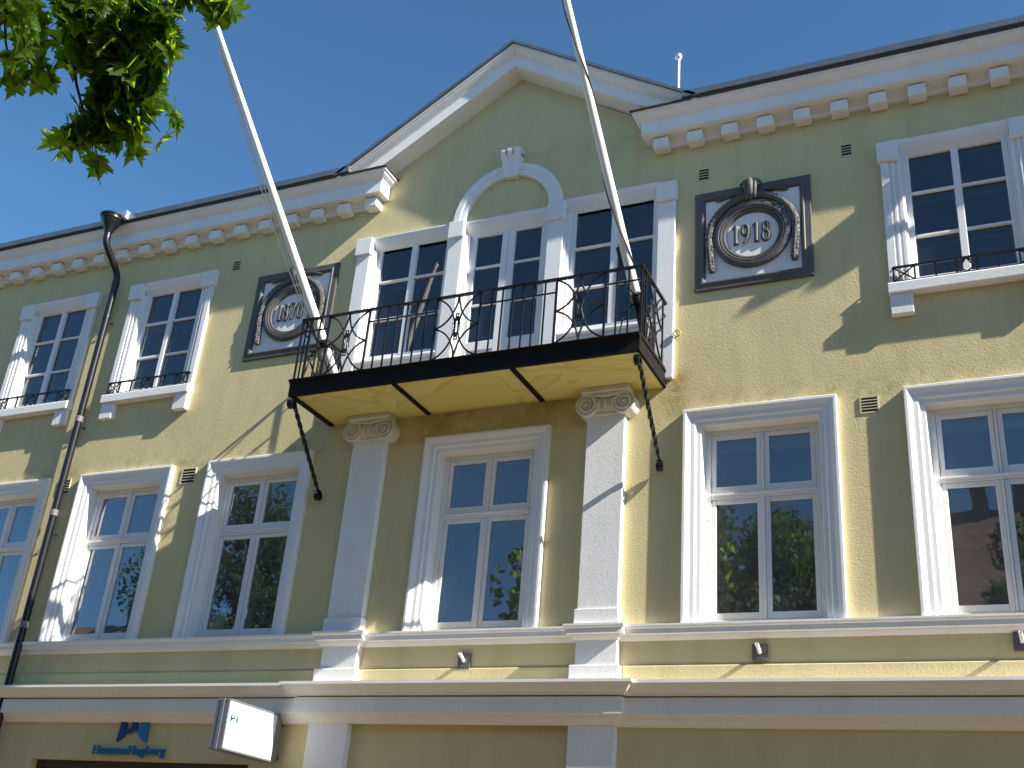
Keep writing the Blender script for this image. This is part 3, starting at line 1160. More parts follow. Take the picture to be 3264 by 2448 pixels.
MB().box(-7.985, -3.475, -0.940, -0.902, RZ1 - 0.022, RZ1 + 0.008).build('hand_rail', 'black_iron', bal, bevel=0.003)
MB().box(-7.975, -3.485, -0.928, -0.912, RZ0 - 0.022, RZ0).build('bottom_rail', 'black_iron', bal)
POSTS = [-7.965, -7.571, -6.991, -6.053, -5.471, -4.512, -3.920, -3.497]
for x in POSTS:
    MB().box(x - 0.0115, x + 0.0115, -0.931, -0.909, 7.405, RZ1 - 0.018).build('post', 'black_iron', bal)
for x in [-7.835, -7.705, -6.855, -6.722, -6.589, -6.456, -6.323, -6.188, -5.322, -5.188, -5.053, -4.918, -4.792, -4.652, -3.785, -3.645]:
    MB().box(x - 0.0085, x + 0.0085, -0.9285, -0.9115, RZ0 - 0.004, RZ1 - 0.016).build('baluster', 'black_iron', bal)
for a, b in ((-7.965, -7.571), (-6.991, -6.053), (-5.471, -4.512), (-3.920, -3.497)):
    MB().box(a, b, -0.926, -0.914, RZM - 0.009, RZM + 0.009).build('mid_rail', 'black_iron', bal)
for a, b in ((-7.571, -6.991), (-6.053, -5.471), (-4.512, -3.920)):
    q = MB(); um, zm = lozenge(q, 'x', a, b)
    smooth_angle(q.build('lattice_panel', 'black_iron', bal))
    q = MB(); ornament(q, 'x', um, zm)
    q.build('ornament', 'black_iron', bal)
for X in (-7.965, -3.497):
    MB().box(X - 0.018, X + 0.018, -0.901, 0.0, RZ1 - 0.022, RZ1 + 0.006).build('hand_rail', 'black_iron', bal, bevel=0.003)
    MB().box(X - 0.008, X + 0.008, -0.912, 0.0, RZ0 - 0.022, RZ0).build('bottom_rail', 'black_iron', bal)
    for y in (-0.77, -0.15, -0.04):
        MB().box(X - 0.009, X + 0.009, y - 0.009, y + 0.009, 7.405, RZ1 - 0.016).build('post', 'black_iron', bal)
    MB().box(X - 0.0075, X + 0.0075, -0.853, -0.838, RZ0, RZ1 - 0.016).build('baluster', 'black_iron', bal)
    for a, b in ((-0.912, -0.77), (-0.15, -0.04)):
        MB().box(X - 0.006, X + 0.006, a, b, RZM - 0.009, RZM + 0.009).build('mid_rail', 'black_iron', bal)
    q = MB(); um, zm = lozenge(q, X, -0.77, -0.15)
    smooth_angle(q.build('lattice_panel', 'black_iron', bal))
    q = MB(); ornament(q, X, um, zm)
    q.build('ornament', 'black_iron', bal)
# twisted braces down to the wall
for X in (-7.93, -3.515):
    br = MB()
    a, b = Vector((X, -0.845, 7.09)), Vector((X, -0.155, 6.33))
    k = 60
    br.tube([a.lerp(b, i / k) for i in range(k + 1)], 0.028, 4, square=True, twist=0.24)
    br.tube([(X, -0.87, 7.19), a], 0.016, 4, square=True)
    bo = br.build('brace', 'black_iron', bal)
    for (cy, cz, r0, st, sg) in ((-0.922, 7.095, 0.075, 0, 1), (-0.095, 6.215, 0.070, 140, -1)):
        sp = MB()
        pts = []
        for i in range(44):
            t = i / 43
            r = r0 * (1 - 0.72 * t)
            ang = R(st) + sg * t * 3.4 * math.pi
            pts.append((cy + r * math.cos(ang), cz + r * math.sin(ang)))
        v, f = [], []
        for i, (py, pz) in enumerate(pts):
            for sx in (-0.027, 0.027):
                for sr in (-0.005, 0.005):
                    d = math.hypot(py - cy, pz - cz) or 1
                    v.append((X + sx, py + (py - cy) / d * sr, pz + (pz - cz) / d * sr))
        for i in range(len(pts) - 1):
            o0, o1 = i * 4, (i + 1) * 4
            f += [(o0, o1, o1 + 1, o0 + 1), (o0 + 2, o0 + 3, o1 + 3, o1 + 2), (o0, o0 + 2, o1 + 2, o1), (o0 + 1, o1 + 1, o1 + 3, o0 + 3)]
        sp.add(v, f)
        smooth_angle(sp.build('scroll', 'black_iron', bo))
    q = MB(); q.tube([(X, -0.155, 6.33), (X, -0.06, 6.26), (X, -0.035, 6.215)], 0.016, 6)
    q.build('brace_foot', 'black_iron', bo)

# ------------------------------------------------------------------ flagpoles


def flagpole(p0, d, length, tback, label, cable, tc):
    p0, d = Vector(p0), Vector(d).normalized()
    base = p0 - d * tback
    fp = empty('flagpole', base, label, 'flagpole', 'flagpoles leaning out of the balcony')
    side = d.cross(Vector((0, 1, 0))).normalized()
    fwd = side.cross(d).normalized()
    coll = p0 + d * tc
    pts, rs = [], []
    for i in range(25):
        t = i / 24
        pts.append(coll.lerp(p0 + d * length, t))
        rs.append(0.058 - 0.026 * t ** 1.3)
    smooth_angle(MB().tube(pts, rs, 16).build('pole', 'pole_paint', fp))
    smooth_angle(MB().tube([base, coll], [0.05, 0.055], 16).build('pole_foot', 'pole_paint' if not cable else 'black_steel', fp))
    q = MB(); q.tube([coll - d * 0.05, coll + d * 0.05], [0.068, 0.068], 16)
    smooth_angle(q.build('collar', 'black_iron', fp))
    q = MB()
    for sx in (-1, 1):
        q.tube([coll, (coll.x + sx * 0.16, coll.y - 0.0, 7.9), (coll.x + sx * 0.17, coll.y - 0.10, 7.5), (coll.x + sx * 0.12, coll.y - 0.10, 7.37)], 0.011, 6)
    q.tube([coll, (coll.x, -0.915, coll.z - 0.03)], 0.012, 6)
    q.build('bracket', 'black_iron', fp)
    q = MB(); q.lathe(p0 + d * length, [(0.03, -0.02), (0.045, 0.02), (0.03, 0.06), (0.0, 0.075)], axis=d, n=14)
    smooth_angle(q.build('finial', 'pole_paint', fp))
    if cable:
        q = MB()
        k = 90
        pts = []
        for i in range(k + 1):
            t = i / k
            c = coll.lerp(p0 + d * length, t)
            r = 0.058 - 0.026 * t ** 1.3 + 0.007
            a = 2.2 + t * 2 * math.pi * 2.2
            pts.append(c + side * math.cos(a) * r + fwd * math.sin(a) * r)
        q.tube(pts, 0.0065, 6)
        smooth_angle(q.build('cable', 'black_cable', fp))
        q = MB(); q.bar(coll + d * 0.40 + side * 0.080, coll + d * 0.62 + side * 0.09, 0.02)
        q.build('cleat', 'black_iron', fp)
    else:
        for dx, dr in ((0.01, 0.0), (0.075, 0.02)):
            q = MB()
            tip = p0 + d * (length - 0.1) + side * 0.03
            low = coll + d * 0.35 + side * (0.075 + dx * 0.5)
            mid = tip.lerp(low, 0.5) + side * (0.055 + dx)
            pts = [tip * (1 - t) ** 2 + mid * 2 * t * (1 - t) + low * t * t for t in [i / 24 for i in range(25)]]
            q.tube(pts, 0.0085, 5)
            q.build('halyard', 'rope', fp)
    return fp


# sign of "side": +x to the right in the picture is -side or +side depending on cross order
flagpole((-7.68, -0.50, 7.684), (-0.196, -0.517, 0.833), 4.75, 0.40, 'white flagpole with thin halyard, rising in front of the 1870 plaque', False, 0.40)
flagpole((-3.697, -0.50, 8.123), (-0.095, -0.517, 0.85), 4.6, 0.86, 'white flagpole with a black cable wound round it, rising past the gable', True, 0.0)

# ------------------------------------------------------------------ medallion plaques
DIG = {
    '1': [[(0.18, 0.86), (0.34, 0.92), (0.5, 1.0), (0.5, 0.03)], [(0.26, 0.02), (0.76, 0.02)]],
    '9': [[(0.82, 0.68), (0.78, 0.88), (0.62, 0.98), (0.42, 0.97), (0.24, 0.84), (0.20, 0.66), (0.28, 0.50), (0.46, 0.44), (0.62, 0.48)], [(0.62, 0.97), (0.78, 0.88), (0.84, 0.66), (0.76, 0.36), (0.58, 0.12), (0.36, 0.0)]],
    '8': [[(0.5 + 0.25 * math.cos(R(a)), 0.75 + 0.235 * math.sin(R(a))) for a in range(0, 361, 24)], [(0.5 + 0.32 * math.cos(R(a)), 0.27 + 0.27 * math.sin(R(a))) for a in range(0, 361, 24)]],
    '7': [[(0.12, 0.82), (0.14, 0.97), (0.88, 0.97), (0.70, 0.66), (0.48, 0.30), (0.36, 0.0)], [(0.22, 0.01), (0.52, 0.01)]],
    '0': [[(0.5 + 0.36 * math.cos(R(a)), 0.5 + 0.49 * math.sin(R(a))) for a in range(0, 361, 20)]],
}


def plaque(xc, zc, year, label):
    o = empty('year_plaque', (xc, 0, zc), label, 'plaque', 'year plaques on the facade')
    H = 0.685
    fr = MB()
    prof = [(0.0, 0.0), (0.0, -0.028), (0.01, -0.034), (0.075, -0.034), (0.085, -0.046), (0.10, -0.046), (0.115, -0.036), (0.13, -0.012), (0.13, 0.0)]
    n = len(prof)
    v, f = [], []
    for k in range(4):
        sx = -1 if k in (0, 3) else 1
        sz = -1 if k in (0, 1) else 1
        for d, y in prof:
            v.append((xc + sx * (H - d), y, zc + sz * (H - d)))
    for k in range(4):
        k2 = (k + 1) % 4
        for i in range(n - 1):
            f.append((k * n + i, k * n + i + 1, k2 * n + i + 1, k2 * n + i))
    fr.add(v, f).build('frame', 'grey_stucco', o)
    MB().box(xc - H + 0.125, xc + H - 0.125, -0.010, 0.0, zc - H + 0.125, zc + H - 0.125).build('field', 'white_plaster', o)
    q = MB()
    # round moulding
    rp = [(0.305, -0.010), (0.305, -0.026), (0.318, -0.030), (0.322, -0.044), (0.338, -0.048), (0.342, -0.040), (0.350, -0.040), (0.354, -0.054), (0.372, -0.058), (0.376, -0.050), (0.384, -0.050), (0.392, -0.060), (0.440, -0.060), (0.456, -0.050), (0.456, -0.008)]
    n, N = len(rp), 64
    v, f = [], []
    for k in range(N):
        a = 2 * math.pi * k / N
        for r, y in rp:
            v.append((xc + r * math.cos(a), y, zc - 0.005 + r * 0.99 * math.sin(a)))
    for k in range(N):
        k2 = (k + 1) % N
        for i in range(n - 1):
            f.append((k * n + i, k * n + i + 1, k2 * n + i + 1, k2 * n + i))
    q.add(v, f)
    smooth_angle(q.build('ring', 'grey_stucco', o), 50)
    # garland of overlapping leaves over the ring, ends hanging at both sides
    rnd = random.Random(year)
    for s in (-1, 1):
        path = []
        for a in range(92, 182, 6):
            ang = R(a)
            path.append((s * 0.512 * -math.cos(ang), 0.525 * math.sin(ang)))
        for k in range(1, 10):
            path.append((s * (0.512 - 0.004 * k), -0.050 * k))
        gq = MB()
        gq.tube([(xc + px, -0.028, zc + pz) for px, pz in path], [(0.046 + 0.006 * math.sin(i * 2.1)) - 0.008 * max(0, i - 14) / 9 for i in range(len(path))], 10)
        go = gq.build('garland', 'grey_stucco', o)
        smooth_angle(go, 60)
        for i, (px, pz) in enumerate(path[:-1]):
            for w in (-1, 0, 1):
                lf = MB()
                nx, nz = path[i + 1][0] - px, path[i + 1][1] - pz
                L = math.hypot(nx, nz) or 1
                nx, nz = nx / L, nz / L
                tx, tz = -nz, nx
                c = Vector((xc + px + tx * w * 0.030, -0.066 + 0.012 * abs(w) + rnd.uniform(-0.004, 0.004), zc + pz + tz * w * 0.024))
                d = Vector((nx, 0, nz))
                t = Vector((tx, 0, tz))
                out = Vector((0, -1, 0))
                ln, wd = 0.040, 0.021
                vv = [c - d * ln * 0.6, c + t * wd, c + d * ln + out * 0.004, c - t * wd, c + out * 0.012]
                lf.add(vv, [(0, 1, 4), (1, 2, 4), (2, 3, 4), (3, 0, 4)])
                lf.build('leaf', 'grey_stucco', go)
    # knot at the top and ribbon ends
    kn = MB()
    for dx, w, y in ((-0.052, 0.032, -0.09), (0.0, 0.04, -0.105), (0.052, 0.032, -0.09)):
        pts = [(xc + dx * 1.25, -0.05, zc + 0.73), (xc + dx * 1.2, y, zc + 0.70), (xc + dx, y - 0.005, zc + 0.62), (xc + dx * 0.8, y, zc + 0.52), (xc + dx * 0.8, -0.05, zc + 0.475)]
        kn.tube(pts, [w * 0.8, w, w * 1.05, w * 0.95, w * 0.7], 10)
    for s in (-1, 1):
        kn.tube(arc(xc + s * 0.085, zc + 0.66, 0.035, 0.035, 0, 300, 10, -0.075), 0.014, 6)
    smooth_angle(kn.build('knot', 'grey_stucco', o), 60)
    for s in (-1, 1):
        rb = MB()
        pts = [(xc + s * 0.10, -0.03, zc + 0.60), (xc + s * 0.20, -0.036, zc + 0.575), (xc + s * 0.29, -0.03, zc + 0.57), (xc + s * 0.37, -0.034, zc + 0.545), (xc + s * 0.43, -0.028, zc + 0.54)]
        rb.tube(pts, [0.034, 0.03, 0.022, 0.026, 0.012], 6)
        rb.tube([(xc + s * 0.09, -0.03, zc + 0.57), (xc + s * 0.16, -0.04, zc + 0.52), (xc + s * 0.24, -0.035, zc + 0.50)], [0.04, 0.034, 0.03], 6)
        smooth_angle(rb.build('ribbon', 'grey_stucco', o), 60)
    # raised numerals
    w, h = (0.126 if '19' in str(year) else 0.114), 0.255
    x = xc - 2 * w - (0.0 if '19' in str(year) else 0.015)
    for ch in str(year):
        g = MB()
        for st in DIG[ch]:
            pts = [(x + px * w * 0.92, -0.018, zc - 0.118 + pz * h) for px, pz in st]
            fine = len(st) == 2
            g.tube(pts, 0.015 if fine else 0.021, 8)
            if not fine and ch == '1':
                g.tube([pts[2], pts[3]], 0.025, 8)
        smooth_angle(g.build('numeral', 'grey_stucco', o), 50)
        x += w * (0.86 if ch == '1' else 1.04)
    return o


plaque(-2.475, 9.065, 1918, 'dark grey framed plaque with raised year 1918, garland and ring')
plaque(-8.93, 9.045, 1870, 'dark grey framed plaque with raised year 1870, behind the left flagpole')

# ------------------------------------------------------------------ downpipes


def downpipe(x, label):
    o = empty('downpipe', (x, -0.1, 0.0), label, 'downpipe', 'black downpipes on the front wall')
    f = MB()
    f.lathe((x, -0.50, 10.72), [(0.058, 0), (0.066, 0.03), (0.11, 0.13), (0.155, 0.21), (0.158, 0.225), (0.168, 0.235), (0.168, 0.262), (0.182, 0.275), (0.186, 0.30), (0.176, 0.30), (0.15, 0.22), (0.06, 0.06)], n=28)
    smooth_angle(f.build('funnel', 'black_pipe', o), 35)
    pts = [(x, -0.50, 10.73), (x, -0.50, 10.62), (x + 0.002, -0.485, 10.55), (x + 0.005, -0.44, 10.49), (x + 0.01, -0.24, 10.30), (x + 0.01, -0.16, 10.22), (x + 0.005, -0.115, 10.14), (x, -0.105, 10.02), (x, -0.105, 0.2)]
    smooth_angle(MB().tube(pts, 0.052, 18).build('pipe', 'black_pipe', o), 50)
    s = MB()
    for z, dy in ((10.62, -0.5), (10.02, -0.105), (9.42, -0.105)):
        s.lathe((x, dy, z), [(0.053, 0.0), (0.057, 0.003), (0.057, 0.05), (0.053, 0.053)], n=18)
    smooth_angle(s.build('joint_sleeve', 'black_pipe', o), 40)
    for z in (7.74, 6.30, 4.72):
        b = MB(); b.lathe((x, -0.105, z - 0.045), [(0.0525, 0.0), (0.0565, 0.004), (0.0565, 0.086), (0.0525, 0.09)], n=18)
        smooth_angle(b.build('pipe_band', 'pipe_band', o), 40)
    for z in (9.36, 7.62, 6.0, 4.4):
        b = MB(); b.tube([(x + 0.05, -0.1, z), (x + 0.05, 0.0, z)], 0.006, 6); b.tube([(x + 0.05, -0.06, z), (x + 0.105, -0.055, z - 0.012)], 0.006, 6)
        b.build('pipe_clip', 'black_iron', o)
    return o


downpipe(-12.33, 'black round downpipe with funnel head between the two left upper windows')
downpipe(1.35, 'black round pipe added unseen beyond the right edge to throw a shadow across the 1918 plaque')  # invented pipe, placed only so that its shadow falls by the plaque

# ------------------------------------------------------------------ ventilation grilles


def vent(x, z, w, h, label):
    o = empty('vent_grille', (x, 0, z), label, 'vent', 'ventilation grilles in the front wall')
    MB().box(x - w / 2, x + w / 2, -0.002, 0.0, z - h / 2, z + h / 2).build('dark_plate', 'grille_black', o)  # black plate painted for the dark inside of the duct
    fr = MB(); ring(fr, x - w / 2 - 0.012, x + w / 2 + 0.012, z - h / 2 - 0.012, z + h / 2 + 0.012, 0.014, -0.010, 0.0)
    fr.build('grille_frame', 'vent_paint', o)
    n_ = 4 if h < 0.16 else 5
    for k in range(1, n_):
        zz = z - h / 2 + h * k / n_
        s = MB(); s.box(x - w / 2, x + w / 2, -0.010, -0.003, zz - 0.005, zz + 0.006)
        s.build('slat', 'vent_paint', o)


vent(-3.06, 10.05, 0.125, 0.155, 'small slotted vent just above the 1918 plaque')
vent(-1.367, 10.01, 0.115, 0.15, 'small slotted vent under the eaves beside the right upper window')
vent(-1.298, 6.735, 0.165, 0.165, 'slotted vent between the two right-hand lower windows')
vent(-10.095, 10.02, 0.135, 0.145, 'small slotted vent left of the 1870 plaque, under the eaves')
vent(-10.15, 6.71, 0.22, 0.20, 'slotted vent right of the third lower window, above its head')
vent(-12.39, 6.735, 0.20, 0.20, 'slotted vent half hidden behind the black downpipe')

# ------------------------------------------------------------------ flag holder plates on the parapet
for i, (x, z, lab) in enumerate(((-5.70, 4.155, 'grey flag holder plate with pipe stub between the two pilasters'), (-2.47, 4.19, 'grey flag holder plate with pipe stub below the window right of the pilasters'), (-0.115, 4.245, 'grey flag holder plate with pipe stub at the right edge of the picture'))):
    o = empty('flag_holder', (x, 0, z), lab, 'flag holder', 'flag holders on the parapet')
    MB().box(x - 0.075, x + 0.075, -0.036, -0.003, z - 0.085, z + 0.082).build('plate', 'plate_grey', o, bevel=0.004)
    a, b = Vector((x - 0.0, -0.035, z - 0.005)), Vector((x - 0.005, -0.135, z + 0.06))
    d = (b - a).normalized()
    t = MB()
    t.lathe(a, [(0.019, 0.0), (0.019, (b - a).length), (0.0145, (b - a).length), (0.0145, 0.03)], axis=d, n=16)
    smooth_angle(t.build('pipe_stub', 'pole_paint', o), 40)
    t = MB(); t.lathe(a + d * 0.05, [(0.0143, 0), (0.0143, 0.045)], axis=d, n=12)  # black plug gives the tube its dark hollow
    t.build('dark_plug', 'grille_black', o)
    bt = MB()
    for dx in (-0.03, 0.0, 0.03):
        bt.lathe((x + dx, -0.036, z - 0.058), [(0.007, 0), (0.007, 0.004)], axis=(0, -1, 0), n=8)
    bt.build('bolt', 'pipe_band', o)

# ------------------------------------------------------------------ small fittings
rng = empty('wall_hook', (-3.35, 0, 7.86), 'small pale ring hook on the wall at the right end of the balcony', 'hook')
m = MB(); m.tube([(-3.35, 0, 7.86), (-3.35, -0.07, 7.855)], 0.012, 8)
m.build('stem', 'brass_ring', rng)
m = MB(); m.tube([(-3.35 + 0.04 * math.cos(R(a)), -0.075, 7.845 + 0.04 * math.sin(R(a))) for a in range(0, 360, 24)], 0.009, 8, closed=True)
smooth_angle(m.build('ring', 'brass_ring', rng))
rod = empty('vent_pipe', (-3.66, 0.8, 11.6), 'thin bright metal pipe with ball top standing on the gable roof', 'roof pipe')

# ------------------------------------------------------------------ shop sign, logo and lettering
HAS = {'bold': None}


def text_mesh(body, size, mat, name, parent, M, width, extrude=0.0, offset=0.0):
    cu = bpy.data.curves.new(name, 'FONT')
    cu.body = body
    cu.size = size
    cu.extrude = extrude
    cu.offset = offset
    cu.space_character = 1.12
    tmp = bpy.data.objects.new(name + '_tmp', cu)
    dg = bpy.context.evaluated_depsgraph_get()
    col.objects.link(tmp)
    bpy.context.view_layer.update()
    dg = bpy.context.evaluated_depsgraph_get()
    me = bpy.data.meshes.new_from_object(tmp.evaluated_get(dg))
    bpy.data.objects.remove(tmp)
    org = WL[parent]
    xs = [v.co.x for v in me.vertices]
    xscale = width / (max(xs) - min(xs))
    for v in me.vertices:
        p = M @ Vector((v.co.x * xscale, v.co.y, v.co.z))
        v.co = p - org
    me.materials.clear()
    me.materials.append(MAT[mat])
    o = bpy.data.objects.new(name, me)
    col.objects.link(o)
    o.parent = parent
    WL[o] = org
    return o


DARKP = [(-10.324, 3.565), (-10.25, 3.565), (-10.236, 3.461), (-10.144, 3.47), (-10.155, 3.565), (-10.082, 3.565), (-10.06, 3.447), (-10.094, 3.442), (-10.157, 3.407), (-10.236, 3.39), (-10.247, 3.355), (-10.343, 3.280)]
LIGHTP = [(-10.008, 3.565), (-9.905, 3.565), (-9.881, 3.272), (-9.995, 3.345), (-10.001, 3.390), (-10.059, 3.414), (-10.053, 3.445), (-10.006, 3.461)]
LZ = lambda pts: [(x, 3.235 + (z - 3.272) * 0.84) for x, z in pts]
lg = empty('wall_logo', (-10.11, 0, 3.42), 'blue letter logo fixed to the wall above the shop window', 'logo')
MB().prism(LZ(DARKP), -0.045, -0.015).build('logo_letter', 'dark_blue_letter', lg)
MB().prism(LZ(LIGHTP), -0.045, -0.015).build('logo_letter', 'light_blue_letter', lg)
q = MB()
for x, z in ((-10.28, 3.44), (-10.11, 3.41), (-9.95, 3.42), (-10.3, 3.30), (-9.93, 3.30)):
    q.lathe((x, 0, z), [(0.008, 0), (0.008, 0.02)], axis=(0, -1, 0), n=8)
q.build('stand_off', 'aluminium', lg)
wd = empty('wall_lettering', (-10.14, 0, 3.14), 'blue raised company name under the wall logo', 'lettering')
M = Matrix.Translation((-10.695, -0.03, 3.098)) @ Matrix.Rotation(R(90), 4, 'X')
word = 'HusmanHagberg'
text_mesh(word, 0.150, 'light_blue_letter', 'letters', wd, M, 1.12, 0.012, 0.003)

sg = empty('projecting_sign', (-7.9, -0.05, 3.0), 'white projecting light box sign with aluminium frame hung beside the left pilaster', 'sign')
SX0, SX1, SY0, SY1, SZ0, SZ1 = -8.075, -7.905, -1.085, -0.19, 3.03, 3.555
MB().box(SX0 + 0.004, SX1 - 0.006, SY0 + 0.02, SY1 - 0.01, SZ0 + 0.02, SZ1 - 0.02).build('sign_panel', 'sign_face', sg)
q = MB()
for xa, xb in ((SX1 - 0.03, SX1),):
    q.box(xa, xb, SY0, SY1, SZ1 - 0.022, SZ1)
    q.box(xa, xb, SY0, SY1, SZ0, SZ0 + 0.022)
q.box(SX0, SX0 + 0.055, SY0 - 0.004, SY1, SZ0, SZ1)
q.box(SX0 + 0.062, SX0 + 0.105, SY0 - 0.010, SY0 + 0.02, SZ0, SZ1)
q.box(SX0 + 0.112, SX1, SY0 - 0.004, SY0 + 0.018, SZ0, SZ1)
q.box(SX0, SX1 - 0.012, SY1 - 0.012, SY1, SZ0, SZ1)
q.box(SX0 + 0.01, SX1 - 0.03, SY0 + 0.004, SY1, SZ0 + 0.004, SZ0 + 0.02)
q.box(SX0 + 0.01, SX1 - 0.03, SY0 + 0.004, SY1, SZ1 - 0.02, SZ1 - 0.004)
q.build('sign_frame', 'aluminium', sg, bevel=0.003)
MB().box(SX0 + 0.02, SX1 - 0.03, SY1, -0.055, SZ0 + 0.01, SZ1 - 0.01).build('sign_back_box', 'aluminium', sg, bevel=0.003)
for z in (3.47, 3.10):
    b = MB(); b.box(-8.02, -7.95, -0.055, 0.0, z - 0.03, z + 0.03)
    b.build('wall_mount', 'plate_grey', sg, bevel=0.006)
    b = MB()
bt = MB()
for z in (SZ0 + 0.02, SZ1 - 0.02):
    for x in (SX0 + 0.03, SX0 + 0.14):
        bt.lathe((x, SY0 - 0.004, z), [(0.009, 0), (0.009, 0.004)], axis=(0, -1, 0), n=8)
bt.build('bolt', 'pipe_band', sg)
sc_ = 0.30
ox, oz = -10.11, 3.42
faceM = lambda pts: [(-0.955 + (x - ox) * sc_, 3.355 + (z - oz) * sc_) for x, z in pts]
for pts, mt in ((DARKP, 'dark_blue_letter'), (LIGHTP, 'light_blue_letter')):
    pr = faceM(pts)
    b = MB(); b.add([(SX1 - 0.0045, y, z) for y, z in pr], [tuple(range(len(pr)))])
    b.build('printed_logo', mt, sg)
M = Matrix.Translation((SX1 - 0.0045, -0.895, 3.315)) @ Matrix.Rotation(R(90), 4, 'Z') @ Matrix.Rotation(R(90), 4, 'X')
text_mesh(word, 0.100, 'faint_print', 'printed_name', sg, M, 0.66, 0.0, 0.0)

# ------------------------------------------------------------------ roof pipe
m = MB(); m.lathe((-3.66, 0.8, 11.6), [(0.028, 0), (0.028, 1.13), (0.026, 1.14)], n=14)
smooth_angle(m.build('pipe', 'bright_zinc', rod), 40)
m = MB(); m.lathe((-3.66, 0.8, 12.74), [(0.02, -0.02), (0.045, 0.0), (0.058, 0.035), (0.052, 0.07), (0.03, 0.095), (0.0, 0.10)], n=16)
smooth_angle(m.build('cap', 'bright_zinc', rod), 60)

# ------------------------------------------------------------------ maple tree near the camera
LEAF_OUT = [(0.0, 0.0), (0.10, -0.05), (0.27, -0.14), (0.25, -0.02), (0.40, -0.02), (0.52, 0.06), (0.38, 0.14), (0.36, 0.22), (0.47, 0.30), (0.62, 0.38), (0.52, 0.44), (0.56, 0.55), (0.40, 0.52), (0.30, 0.48), (0.20, 0.50), (0.24, 0.62),
            (0.30, 0.74), (0.16, 0.74), (0.10, 0.86), (0.0, 1.06)]


def leaf_mesh(name, curl, fold, seed):
    rr = random.Random(seed)
    right = [(x * (1 + rr.uniform(-0.06, 0.06)), z * (1 + rr.uniform(-0.03, 0.03))) for x, z in LEAF_OUT]
    left = [(-x * (1 + rr.uniform(-0.06, 0.06)), z * (1 + rr.uniform(-0.03, 0.03))) for x, z in LEAF_OUT[1:-1]]

    def lift(x, z):
        return -curl * (x * x * 0.9 + (z - 0.3) ** 2 * 0.7) + fold * abs(x) + 0.05 * math.sin(6 * x + seed) * math.sin(5 * z)
    v, f = [], []
    spine = [(0.0, 0.12), (0.0, 0.32), (0.0, 0.58)]
    S = 0.135
    for x, z in right + left + spine:
        v.append((x * S, lift(x, z) * S, (z - 0.0) * S))
    nr, nl = len(right), len(left)
    s0 = nr + nl

    def near(z):
        return s0 + (0 if z < 0.2 else 1 if z < 0.47 else 2)
    loop_r = list(range(nr))
    loop_l = [0] + [nr + i for i in range(nl)] + [nr - 1]
    for loop, pts in ((loop_r, right), (loop_l, [right[0]] + left + [right[-1]])):
        for i in range(len(loop) - 1):
            za, zb = pts[i][1], pts[i + 1][1]
            ka, kb = near(za), near(zb)
            f.append((loop[i], loop[i + 1], ka))
            if ka != kb:
                f.append((loop[i + 1], kb, ka))
    # stalk
    n = len(v)
    w = 0.0016
    v += [(-w, 0, 0), (w, 0, 0), (w, 0.012, -0.075), (-w, 0.012, -0.075), (0, w * 2, 0), (0, 0.012 + w * 2, -0.075)]
    f += [(n, n + 1, n + 2, n + 3), (n + 1, n + 4, n + 5, n + 2), (n + 4, n, n + 3, n + 5)]
    me = bpy.data.meshes.new(name)
    me.from_pydata(v, [], f)
    me.materials.append(MAT['maple_leaf'])
    me.polygons.foreach_set('use_smooth', [True] * len(me.polygons))
    return me


LEAVES = [leaf_mesh('maple_leaf_%s' % 'abcdef'[i], c, fo, i) for i, (c, fo) in enumerate(((0.25, 0.15), (0.5, 0.1), (0.15, 0.35), (0.7, 0.25), (-0.1, 0.5), (0.4, 0.6)))]
TB = Vector((-7.6, -9.4, 0.0))
tree = empty('maple_tree', TB, 'green maple tree whose leafy branches hang in at the upper left', 'tree')
m = MB()
pts = [TB, TB + Vector((0.02, 0.02, 0.5)), TB + Vector((0.08, 0.03, 2.0)), TB + Vector((0.2, 0.1, 3.6)), TB + Vector((0.45, 0.2, 5.2)), TB + Vector((0.5, 0.3, 7.2)), TB + Vector((0.4, 0.3, 9.0))]
m.tube(pts, [0.30, 0.22, 0.18, 0.16, 0.12, 0.08, 0.03], 14)
smooth_angle(m.build('trunk', 'bark', tree), 60)
BR = [
    [(-7.25, -9.25, 4.6), (-6.6, -9.0, 5.6), (-5.6, -8.75, 6.25), (-4.7, -8.5, 6.45), (-4.34, -8.41, 6.3), (-4.4, -8.05, 6.02), (-4.43, -7.85, 5.85), (-4.42, -7.7, 5.74), (-4.39, -7.52, 5.62), (-4.41, -7.4, 5.49)],
    [(-4.4, -8.05, 6.02), (-4.34, -7.84, 5.93), (-4.26, -7.59, 5.82), (-4.23, -7.45, 5.74), (-4.16, -7.26, 5.64)],
    [(-4.43, -7.85, 5.85), (-4.5, -7.65, 5.61), (-4.52, -7.49, 5.45), (-4.54, -7.37, 5.32)],
    [(-4.7, -8.5, 6.45), (-4.62, -8.3, 6.1), (-4.61, -8.15, 5.87), (-4.63, -7.96, 5.71), (-4.63, -7.79, 5.58)],
    [(-4.7, -8.5, 6.45), (-4.16, -8.15, 6.42), (-4.02, -7.76, 6.22), (-3.85, -7.53, 6.17), (-3.77, -7.43, 6.14)],
    [(-4.61, -8.15, 5.87), (-4.69, -8.0, 5.67), (-4.73, -7.85, 5.51)],
    [(-4.39, -7.52, 5.62), (-4.29, -7.38, 5.62), (-4.24, -7.23, 5.53)],
    [(-7.1, -9.2, 5.6), (-7.9, -8.4, 6.8), (-8.6, -7.9, 7.4)],
    [(-7.1, -9.2, 5.4), (-8.2, -10.0, 6.4), (-9.2, -10.4, 7.2)],
]
